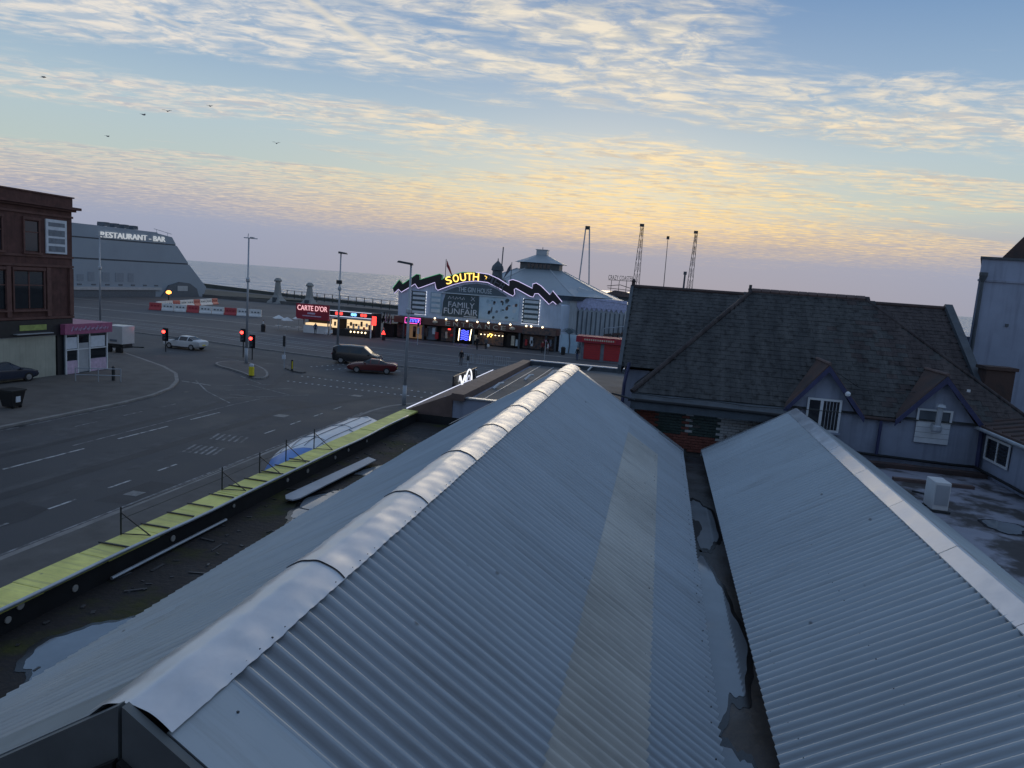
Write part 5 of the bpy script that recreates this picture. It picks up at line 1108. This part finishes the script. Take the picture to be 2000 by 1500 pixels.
part('shelf', MB().box(-45.8, -41.7, 100.0, 100.48, 1.16, 1.22), 'galv', kb); part('shelf', MB().box(-45.8, -41.7, 100.2, 100.48, 1.9, 1.94), 'galv', kb)
for k in range(5): part('bulb', MB().lathe([(.03, -.12), (.14, 0), (.03, .12)], (-44.6+.58*k, 99.3, .85), 8), 'em_warm', kb)
part('menu_board', MB().box(-47.6, -46.6, 99.25, 99.38, 1.25, 2.45), 'em_interior', kb); part('menu_hole', MB().box(-47.25, -46.95, 99.2, 99.249, 1.55, 2.15), 'dark_in', kb)
fz = part('fascia', MB().box(-48.0, -41.4, 99.2, 100.59, 2.7, 3.0), 'galv', kb); part('sign_band', MB().box(-48.0, -41.4, 99.3, 100.5, 3.01, 3.75), 'band_black', kb)
for z in (3.0, 3.78): part('light_line', MB().tube([(-48.0, 99.2, z), (-41.4, 99.2, z)], .04, 5), 'em_led', kb)
for x, m in ((-46.9, 'em_redsign'), (-46.2, 'em_redsign'), (-44.4, 'em_cyan'), (-44.0, 'em_cyan'), (-42.9, 'em_redsign'), (-42.4, 'em_redsign')): part('lit_letter', MB().lathe([(.05, -.22), (.24, -.15), (.24, .15), (.05, .22)], (x, 99.25, 3.4), 6), m, kb)
part('side_sign', MB().box(-41.2, -40.6, 99.0, 99.2, 2.1, 3.4), 'em_redsign', kb)
for x in (-41.45, -47.9): part('post', MB().box(x-.08, x+.08, 99.25, 99.41, .12, 2.7), 'white_pvc', kb)
st = thing('souvenir_stall', (-40.3, 104, .12), 'cluttered souvenir stall between the lit kiosk and the pier', 'stall')
part('frame', MB().box(-41.4, -39.7, 104, 106, .12, 2.2), 'dark_in', st); part('roof', MB().box(-42.0, -39.65, 103.4, 106, 2.8, 3.0), 'stall_stuff', st)
for k in range(14): part('goods', MB().box(-41.9+.15*k, -41.8+.15*k, 103.3, 103.5, 2.2+.2*(k % 3), 2.9+.5*((k*7) % 3)), random.choice(['stall_stuff', 'pink_pale', 'sign_grey', 'dark_in']), st)
for k, (x, y, lab) in enumerate(((-46.8, 97.2, 'pale folding chair in front of the lit food kiosk'), (-47.8, 97.8, 'pale folding chair between the two promenade kiosks'))):
    t = thing('folding_chair', (x, y, .12), lab, 'chair', 'chairs by the kiosks'); part('seat', MB().box(x-.22, x+.22, y-.2, y+.2, .55, .58), 'white_plastic', t); part('backrest', MB().box(x-.22, x+.22, y+.2, y+.24, .6, 1.05), 'white_plastic', t)
    for sx in (-1, 1): part('leg', MB().tube([(x+sx*.2, y-.2, .12), (x+sx*.2, y+.2, .58)], .02, 5), 'galv', t); part('leg', MB().tube([(x+sx*.2, y+.2, .12), (x+sx*.2, y-.2, .56)], .02, 5), 'galv', t)
# red and white water-filled barriers
def barrier(p, q, red, lab):
    d = Vector((q[0]-p[0], q[1]-p[1], 0)); L = d.length; rz = math.atan2(d.y, d.x); mid = ((p[0]+q[0])/2, (p[1]+q[1])/2, .12)
    t = thing('road_barrier', mid, lab, 'barrier', 'red and white barriers on the promenade', rz=rz)
    lpart('body', MB().prism([(-.45, 0), (.45, 0), (.42, .25), (.2, .5), (.16, 1.35), (-.16, 1.35), (-.2, .5), (-.42, .25)], 'x', -L/2+.06, L/2-.06), 'red_plastic' if red else 'white_plastic', t, bevel=.04)
    for k in (-1, 0, 1): lpart('slot', MB().box(k*L*.25-.18, k*L*.25+.18, -.47, -.2, .55, .75) if False else MB().box(k*L*.25-.15, k*L*.25+.15, -.24, -.17, .72, .95), 'rest_dark' if not red else 'sign_red', t)
def barrier_row(a, b, n, first, txt):
    for k in range(n):
        p = (a[0]+(b[0]-a[0])*k/n, a[1]+(b[1]-a[1])*k/n); q = (a[0]+(b[0]-a[0])*(k+1)/n, a[1]+(b[1]-a[1])*(k+1)/n); red = (k+first) % 3 == 0
        barrier(p, q, red, ('red' if red else 'white')+' plastic barrier, number '+['one', 'two', 'three', 'four', 'five', 'six', 'seven', 'eight', 'nine', 'ten'][k]+' from the left in the '+txt)
barrier_row((-91.8, 116), (-72.2, 121.2), 9, 0, 'near row before the railing'); barrier_row((-93, 119.5), (-99.5, 148), 9, 1, 'far row running toward the restaurant')

# ================================================================== STREET FURNITURE
def lamp_post(x, y, h, lab, head):
    t = thing('street_lamp', (x, y, .1), lab, 'street lamp', 'tall street lamps round the junction')
    part('pole', MB().tube([(x, y, .1), (x, y, 1.6)], .16, 10, .15), 'galv', t, smooth=True); part('shaft', MB().tube([(x, y, 1.6), (x, y, h)], .125, 10, .07), 'galv', t, smooth=True)
    part('collar', MB().lathe([(.15, 0), (.2, .08), (.2, .3), (.13, .4)], (x, y, h*.66), 10), 'galv', t)
    if head == 'cross': part('head', MB().tube([(x-.5, y, h+.05), (x+.95, y-.1, h)], .05, 6).tube([(x-.1, y, h), (x-.05, y, h+.45)], .03, 5).box(x+.2, x+.5, y-.15, y+.15, h+.04, h+.14), 'galv', t)
    if head == 'short': part('head', MB().hexa([(x-.2, y-.3, h), (x+.65, y-.3, h-.05), (x+.65, y+.3, h-.05), (x-.2, y+.3, h)], [(x-.2, y-.25, h+.22), (x+.6, y-.25, h+.12), (x+.6, y+.25, h+.12), (x-.2, y+.25, h+.22)]), 'steel_dark', t, bevel=.03); part('box', MB().box(x-.3, x+.3, y-.25, y-.1, h*.72, h*.72+.4), 'steel_dark', t)
    if head == 'long': part('head', MB().hexa([(x-1.05, y-.2, h+.08), (x+.12, y-.2, h-.06), (x+.12, y+.2, h-.06), (x-1.05, y+.2, h+.08)], [(x-.95, y-.15, h+.22), (x+.10, y-.12, h+.10), (x+.10, y+.12, h+.10), (x-.95, y+.15, h+.22)]), 'steel_dark', t, bevel=.03); part('bracket', MB().tube([(x, y, h-.3), (x-.05, y, h+.02), (x-.4, y, h+.06)], .05, 6), 'galv', t)
lamp_post(-38.75, 62.5, 12.05, 'tall street lamp with a thin cross top on the traffic island', 'cross')
lamp_post(-33.75, 71.9, 11.45, 'tall street lamp rising behind the dark people carrier', 'short')
lamp_post(-17.95, 49.9, 10.45, 'street lamp with a long flat head on the near pavement corner', 'long')
lamp_post(-66.1, 75.0, 11.7, 'street lamp standing in front of the far restaurant, left of the others', 'cross')
def traffic_light(x, y, z, lab, face=1):
    t = thing('traffic_light', (x, y, .1), lab, 'traffic light', 'traffic lights showing red')
    part('pole', MB().tube([(x, y, .1), (x, y, z+.2)], .06, 8), 'steel_dark', t); part('housing', MB().box(x-.18, x+.18, y-.32, y-.07, z-.85, z+.25), 'band_black', t, bevel=.03); part('backing_board', MB().box(x-.32, x+.32, y-.068, y-.03, z-.95, z+.4), 'band_black', t)
    for k, m in ((0, 'em_red'), (1, 'rest_dark'), (2, 'rest_dark')):
        o = part('lens', MB().lathe([(.02, -.02), (.17, -.02), (.17, .05), (.02, .08)], (0, 0, 0), 12), m, t); o.rotation_euler = (R(90), 0, 0); o.location = (x, y-.33, z-.33*k+.05)
        part('hood', MB().box(x-.17, x+.17, y-.52, y-.325, z-.33*k+.19, z-.33*k+.21), 'band_black', t)
traffic_light(-49.5, 65.0, 2.15, 'traffic light showing red beside the white saloon'); traffic_light(-41.6, 66.5, 2.65, 'red traffic light left of the island lamp post'); traffic_light(-39.9, 65.4, 2.25, 'red traffic light right of the island lamp post')
b_ = thing('lit_bollard', (-33.85, 55.4, .12), 'yellow and white keep-left bollard at the tip of the traffic island', 'bollard'); part('body', MB().box(-34.05, -33.65, 55.3, 55.55, .125, .95), 'bollard_yellow', b_, bevel=.04); part('head', MB().box(-34.03, -33.67, 55.31, 55.54, .951, 1.2), 'sign_white', b_, bevel=.06); part('base', MB().box(-34.12, -33.58, 55.22, 55.62, .125, .2), 'band_black', b_)
b_ = thing('slim_bollard', (-33.1, 61.0, .1), 'slim dark bollard with a yellow stripe on the crossing island', 'bollard'); part('post', MB().tube([(-33.1, 61, .1), (-33.1, 61, 1.15)], .10, 8), 'band_black', b_); part('stripe', MB().box(-33.06, -32.98, 60.86, 60.90, .3, 1.0), 'bollard_yellow', b_)
s_ = thing('signal_post', (-34.4, 61.9, .1), 'thin grey push-button post on the crossing island', 'post'); part('pole', MB().tube([(-34.4, 61.9, .1), (-34.4, 61.9, 3.3)], .055, 6), 'galv', s_); part('box', MB().box(-34.55, -34.25, 61.7, 61.85, 1.0, 1.4), 'sign_white', s_); part('plate', MB().box(-34.5, -34.3, 61.7, 61.84, 2.2, 3.2), 'steel_dark', s_)
for x, y, h, lab in ((-14.2, 92, 3.2, 'thin sign post on the promenade before the pier canopy'), (-33.0, 96, 3.2, 'thin sign post left of the pier doorway'), (-20.2, 76, 1.4, 'short dark post at the promenade kerb by the pier')):
    t = thing('sign_post', (x, y, .1), lab, 'post'); part('pole', MB().tube([(x, y, .1), (x, y, h)], .05, 6), 'galv', t); part('plate', MB().box(x-.15, x+.15, y-.08, y-.05, h-.5, h), 'steel_dark', t)
for k, (x, y) in enumerate(((-21.5, 80), (-19.3, 80), (-17.2, 80))):
    t = thing('crowd_barrier', (x, y, .12), ('left', 'middle', 'right')[k]+' one of three grey barriers standing on the promenade before the pier', 'barrier', 'grey barriers before the pier'); part('frame', MB().tube([(x-.9, y, .2), (x-.9, y, 1.2), (x+.9, y, 1.2), (x+.9, y, .2), (x-.9, y, .2)], .03, 5), 'galv', t)
    for j in range(7): part('bar', MB().tube([(x-.75+.25*j, y, .2), (x-.75+.25*j, y, 1.2)], .015, 4), 'galv', t)
lb = part('litter_bin', MB().lathe([(.3, 0), (.33, .9), (.36, .95), (.2, 1.15)], (-13.0, 101, .12), 10), 'bin_black'); tag(lb, 'black litter bin right of the pier doorway', 'bin')
lb = part('litter_bin', MB().lathe([(.3, 0), (.33, .9), (.36, .95), (.2, 1.15)], (-56.0, 94.5, .12), 10), 'bin_black'); tag(lb, 'dark litter bin on the promenade left of the ice-cream kiosk', 'bin')
lb = thing('red_lamp_stand', (-38.9, 98, .12), 'small glowing red warning lamp left of the pier', 'lamp'); part('stand', MB().box(-39.1, -38.7, 97.9, 98.2, .12, 1.0), 'band_black', lb); part('lamp', MB().prism([(-39.2, 1.0), (-38.6, 1.0), (-38.9, 1.6)], 'y', 97.8, 98.0), 'em_redsign', lb)

# ================================================================== VEHICLES
def car(name, loc, rz, paint, st, glass, wheels, lab, cat, tail=False, wr=.33):
    t = thing(name, loc, lab, cat, rz=rz)
    def ring(s):
        x, zl, zs, zt, wl, ws, wt = s
        h = [(wl*.86, zl), (wl, zl+.12), (ws, zs-.12), (ws*.985, zs), ((ws*.9+wt*.1), zs+(zt-zs)*.10), (wt, zt-(zt-zs)*.10), (wt*.72, zt), (0, zt+.012)]
        return [(x, a, b) for a, b in h] + [(x, -a, b) for a, b in h[-2::-1]]
    rings = [ring(s) for s in st]
    n = len(rings[0]); mb = MB(); vs = [p for r in rings for p in r]
    fs = [(i*n+j, i*n+j+1, (i+1)*n+j+1, (i+1)*n+j) for i in range(len(rings)-1) for j in range(n-1)] + [(i*n+n-1, i*n, (i+1)*n, (i+1)*n+n-1) for i in range(len(rings)-1)]
    mb.add(vs, fs+[tuple(range(n)), tuple(range((len(rings)-1)*n, len(rings)*n))])
    lpart('body', mb, paint, t, smooth=True)
    o = t.children[-1]; md = o.modifiers.new('edge', 'EDGE_SPLIT'); md.split_angle = R(38)
    for i0, i1 in glass['side']:
        for s in (1, -1):
            A, B = rings[i0], rings[i1]; k4, k5 = (4, 5) if s == 1 else (n-1-4+0, n-1-5+0)
            def lerp(p, q, u): return tuple(p[c]+(q[c]-p[c])*u for c in range(3))
            q = [lerp(A[k4], B[k4], .06), lerp(A[k4], B[k4], .94), lerp(A[k5], B[k5], .94), lerp(A[k5], B[k5], .06)]
            lpart('side_window', MB().add([(p[0], p[1]+s*.012, p[2]+.002) for p in q], [(0, 1, 2, 3)]), 'glass_dark', t)
    for nm, i0, i1, up in (('windscreen', glass['front'][0], glass['front'][1], .015), ('rear_window', glass['rear'][0], glass['rear'][1], .015)):
        A, B = rings[i0], rings[i1]; sel = list(range(5, n-5)); mbw = MB(); vs = []
        for u in (.10, .92): vs += [(A[j][0]+(B[j][0]-A[j][0])*u, (A[j][1]+(B[j][1]-A[j][1])*u)*.97, A[j][2]+(B[j][2]-A[j][2])*u+up) for j in sel]
        m_ = len(sel); mbw.add(vs, [(j, j+1, m_+j+1, m_+j) for j in range(m_-1)]); lpart(nm, mbw, 'glass_dark', t)
    for wx in wheels:
        for s in (1, -1):
            hw = max(a[1] for a in rings[len(rings)//2]); w = lpart('wheel', MB().tube([(wx, s*(hw-.22), wr), (wx, s*(hw+.015), wr)], wr, 18), 'tyre', t)
            r_ = lpart('rim', MB().tube([(wx, s*(hw+.016), wr), (wx, s*(hw+.022), wr)], wr*.62, 14), 'rim', w)
    x0, x1 = st[0][0], st[-1][0]
    lpart('number_plate', MB().box(x1-.03, x1+.012, -.26, .26, st[-1][1]+.02, st[-1][1]+.13), 'sign_white', t); lpart('number_plate', MB().box(x0-.012, x0+.03, -.26, .26, st[0][1]+.06, st[0][1]+.17), 'bollard_yellow', t)
    ix = glass['front'][0]
    for s in (1, -1): lpart('mirror', MB().box(st[ix][0]-.35, st[ix][0]-.2, s*(st[ix][5]+.08)-.09, s*(st[ix][5]+.08)+.09, st[ix][2]-.02, st[ix][2]+.13), paint, t, bevel=.03); lpart('sill_trim', MB().box(-1.05, 1.05, s*st[4][4]-.015, s*st[4][4]+.012, st[4][1]+.03, st[4][1]+.14), 'band_black', t)
    for s in (1, -1):
        f = st[-2]; lpart('headlight', MB().box(f[0]-.02, f[0]+.06, s*f[5]*.78-.14, s*f[5]*.78+.14, f[2]-.16, f[2]-.03), 'sign_white', t)
        r0 = st[1]; lpart('tail_light', MB().box(r0[0]-.15, r0[0]+.02, s*r0[5]*.78-.14, s*r0[5]*.78+.14, r0[2]-.20, r0[2]-.06), 'em_tail' if tail else 'sign_red', t)
    return t
coupe = [(-2.38, .48, .84, .90, .70, .76, .6), (-2.15, .30, .93, 1.02, .86, .90, .72), (-1.45, .24, .96, 1.08, .93, .94, .74), (-.65, .20, .95, 1.33, .94, .95, .57), (.15, .20, .94, 1.37, .94, .94, .57), (.95, .20, .94, 1.0, .94, .94, .76), (1.75, .22, .86, .92, .93, .92, .74), (2.25, .30, .72, .77, .86, .86, .66), (2.40, .40, .60, .63, .72, .74, .5)]
mpv = [(-2.5, .5, 1.05, 1.1, .84, .88, .8), (-2.42, .3, 1.10, 1.72, .92, .94, .76), (-2.0, .26, 1.10, 1.90, .95, .96, .76), (-.6, .24, 1.10, 1.95, .96, .96, .77), (.75, .24, 1.08, 1.90, .96, .96, .76), (1.70, .24, 1.06, 1.15, .96, .95, .82), (2.35, .28, .90, .98, .92, .92, .74), (2.52, .42, .70, .74, .8, .82, .6)]
saloon = [(-2.3, .48, .90, .95, .74, .78, .6), (-2.05, .30, .98, 1.06, .86, .88, .72), (-1.55, .24, .98, 1.10, .90, .90, .72), (-.85, .20, .95, 1.42, .90, .90, .58), (.25, .20, .93, 1.45, .90, .90, .58), (1.05, .20, .92, .99, .90, .90, .74), (1.75, .22, .84, .90, .88, .88, .70), (2.2, .30, .70, .75, .82, .82, .62), (2.32, .40, .58, .60, .7, .72, .5)]
G = {'side': [(3, 4), (2, 3), (4, 5)], 'front': (5, 4), 'rear': (2, 3)}
GM = {'side': [(2, 3), (3, 4), (4, 5)], 'front': (5, 4), 'rear': (0, 1)}
car('parked_car', (-27.0, 65.6, .01), math.atan2(-.30, -1)+0, 'paint_red', coupe, G, (-1.42, 1.45), 'dark red low coupe in front of the people carrier', 'car')
car('people_carrier', (-31.0, 71.0, .01), math.atan2(.12, 1), 'paint_black', mpv, GM, (-1.5, 1.55), 'dark people carrier behind the red coupe by a lamp post', 'van', wr=.35)
car('saloon_car', (-50.3, 69.3, .01), math.atan2(.05, -1), 'paint_white', saloon, G, (-1.38, 1.4), 'white saloon car crossing the junction beside a red traffic light', 'car')
car('dark_car', (-45.2, 42.0, .12), math.atan2(1, .12), 'paint_navy', saloon, G, (-1.38, 1.4), 'dark blue car standing by the cream shutter at the left edge', 'car')

# ================================================================== PEOPLE
def person(x, y, lab, top, legs, rz=0, h=1.72, stride=.12, z0=.12):
    me = bpy.data.meshes.new('person'); s = h/1.72
    J = {'pel': (0, 0, .92), 'ch': (0, .0, 1.32), 'nk': (0, .0, 1.46), 'hd': (0, .02, 1.60), 'tp': (0, .01, 1.70),
         'hl': (-.1, 0, .88), 'kl': (-.11, stride*.7, .48), 'al': (-.11, stride, .07), 'tl': (-.12, stride+.16, .04), 'hr': (.1, 0, .88), 'kr': (.11, -stride*.3, .48), 'ar': (.11, -stride, .07), 'tr': (.12, -stride+.16, .04),
         'sl': (-.18, 0, 1.40), 'el': (-.25, -.05, 1.12), 'wl': (-.24, .06, .88), 'fl': (-.24, .09, .79), 'sr': (.18, 0, 1.40), 'er': (.25, -.02, 1.12), 'wr': (.24, .10, .90), 'fr': (.24, .13, .81)}
    rad = {'pel': .15, 'ch': .16, 'nk': .06, 'hd': .10, 'tp': .07, 'hl': .095, 'kl': .065, 'al': .045, 'tl': .04, 'hr': .095, 'kr': .065, 'ar': .045, 'tr': .04, 'sl': .075, 'el': .055, 'wl': .038, 'fl': .03, 'sr': .075, 'er': .055, 'wr': .038, 'fr': .03}
    ed = [('pel', 'ch'), ('ch', 'nk'), ('nk', 'hd'), ('hd', 'tp'), ('pel', 'hl'), ('hl', 'kl'), ('kl', 'al'), ('al', 'tl'), ('pel', 'hr'), ('hr', 'kr'), ('kr', 'ar'), ('ar', 'tr'), ('ch', 'sl'), ('sl', 'el'), ('el', 'wl'), ('wl', 'fl'), ('ch', 'sr'), ('sr', 'er'), ('er', 'wr'), ('wr', 'fr')]
    ks = list(J); me.from_pydata([tuple(c*s for c in J[k]) for k in ks], [(ks.index(a), ks.index(b)) for a, b in ed], [])
    ob = bpy.data.objects.new('tmp', me); COL.objects.link(ob); md = ob.modifiers.new('skin', 'SKIN'); md.use_smooth_shade = True
    for i, k in enumerate(ks):
        v = me.skin_vertices[0].data[i]; v.radius = (rad[k]*s, rad[k]*s*(.72 if k in ('pel', 'ch') else 1)); v.use_root = (k == 'pel')
    ob.modifiers.new('sub', 'SUBSURF').levels = 1
    dg = bpy.context.evaluated_depsgraph_get(); dg.update(); m2 = bpy.data.meshes.new_from_object(ob.evaluated_get(dg)); bpy.data.objects.remove(ob, do_unlink=True)
    m2.materials.clear()
    for m in (top, legs, 'skin', 'hair', 'cloth_black'): m2.materials.append(MATS[m])
    for p in m2.polygons:
        c = p.center/s; i = 0 if c.z > .88 else 1
        if c.z > 1.47: i = 2
        if c.z > 1.62 or (c.z > 1.52 and c.y < -.01): i = 3
        if abs(c.x) > .2 and c.z < .92: i = 2
        if c.z < .09: i = 4
        p.material_index = i
    o = link('person', m2); o.location = (x, y, z0); o.rotation_euler = (0, 0, rz); tag(o, lab, 'person'); return o
person(-24.6, 97.0, 'person in black walking out of the pier doorway', 'cloth_black', 'cloth_black', R(180), 1.8, .16)
person(-23.7, 98.5, 'person in grey with a white bag beside the pier doorway', 'cloth_grey', 'cloth_black', R(170), 1.7, .08)
o = part('carrier_bag', MB().lathe([(.05, 0), (.18, .05), (.2, .3), (.1, .42)], (-23.3, 98.2, .5), 8), 'cloth_white'); tag(o, 'white bag hanging at the side of the person in grey', 'bag')
person(-49.4, 97.6, 'person in dark clothes standing at the ice-cream kiosk counter', 'cloth_blue', 'cloth_black', R(10), 1.72, .03)
person(-56.6, 95.5, 'person in pale jacket beside the promenade litter bin', 'cloth_white', 'cloth_black', R(120), 1.7, .12)
person(-15.0, 99.5, 'person in white top near the litter bin right of the pier', 'cloth_white', 'cloth_grey', R(90), 1.68, .12)
person(-16.0, 101.0, 'person in dark red coat under the right end of the pier canopy', 'cloth_red', 'cloth_black', R(200), 1.7, .05)
person(-10.3, 95.0, 'person in black leaning by the red kiosk', 'cloth_black', 'cloth_blue', R(160), 1.75, .05)
person(-39.9, 100.5, 'person in grey coat by the red warning lamp left of the pier', 'cloth_grey', 'cloth_black', R(150), 1.75, .1)
person(-36.6, 101.5, 'person in red top under the blue neon sign', 'cloth_red', 'cloth_black', R(190), 1.7, .06)
person(-21.4, 77.5, 'person in black waiting at the promenade kerb beyond the road', 'cloth_black', 'cloth_grey', R(180), 1.75, .05)

# ================================================================== GULLS
def gull(p, span, rz, lab, flap):
    t = thing('gull', p, lab, 'bird', 'gulls in the sky', rz=rz)
    lpart('body', MB().lathe([(.01, -.32), (.05, -.18), (.08, 0), (.06, .18), (.02, .30)], (0, 0, 0), 8), 'gull', t, smooth=True); t.children[-1].rotation_euler = (R(-90), 0, 0)
    for s in (-1, 1):
        lpart('wing', MB().add([(s*.08, .14, .02), (s*.08, -.16, .02), (s*span*.45, .02, .02+flap), (s*span*.45, .22, .03+flap), (s*span, -.22, .02+flap*.6), (s*span*.9, -.05, .04+flap*.6)], [(0, 1, 2, 3), (3, 2, 4, 5)]), 'gull', t, solid=.02)
for p, sp, rz, fl, lab in (((-62.95, 82.76, 27.9), .75, 20, .12, 'largest gull, gliding in the cloud at upper left'), ((-65.85, 82.09, 27.24), .5, -10, .1, 'small gull just left of the largest gull'), ((-57.8, 83.92, 28.92), .5, 15, .05, 'small gull just right of the largest gull'), ((-49.18, 85.06, 24.88), .6, 25, .15, 'gull flying alone in the clear pale band of sky'), ((-78.56, 80.11, 31.04), .65, -20, -.1, 'gull highest and farthest left in the sky'), ((-69.98, 80.84, 24.25), .35, 5, .05, 'tiny gull low in the clear band at left')):
    gull(p, sp*.8, R(rz), lab, fl)
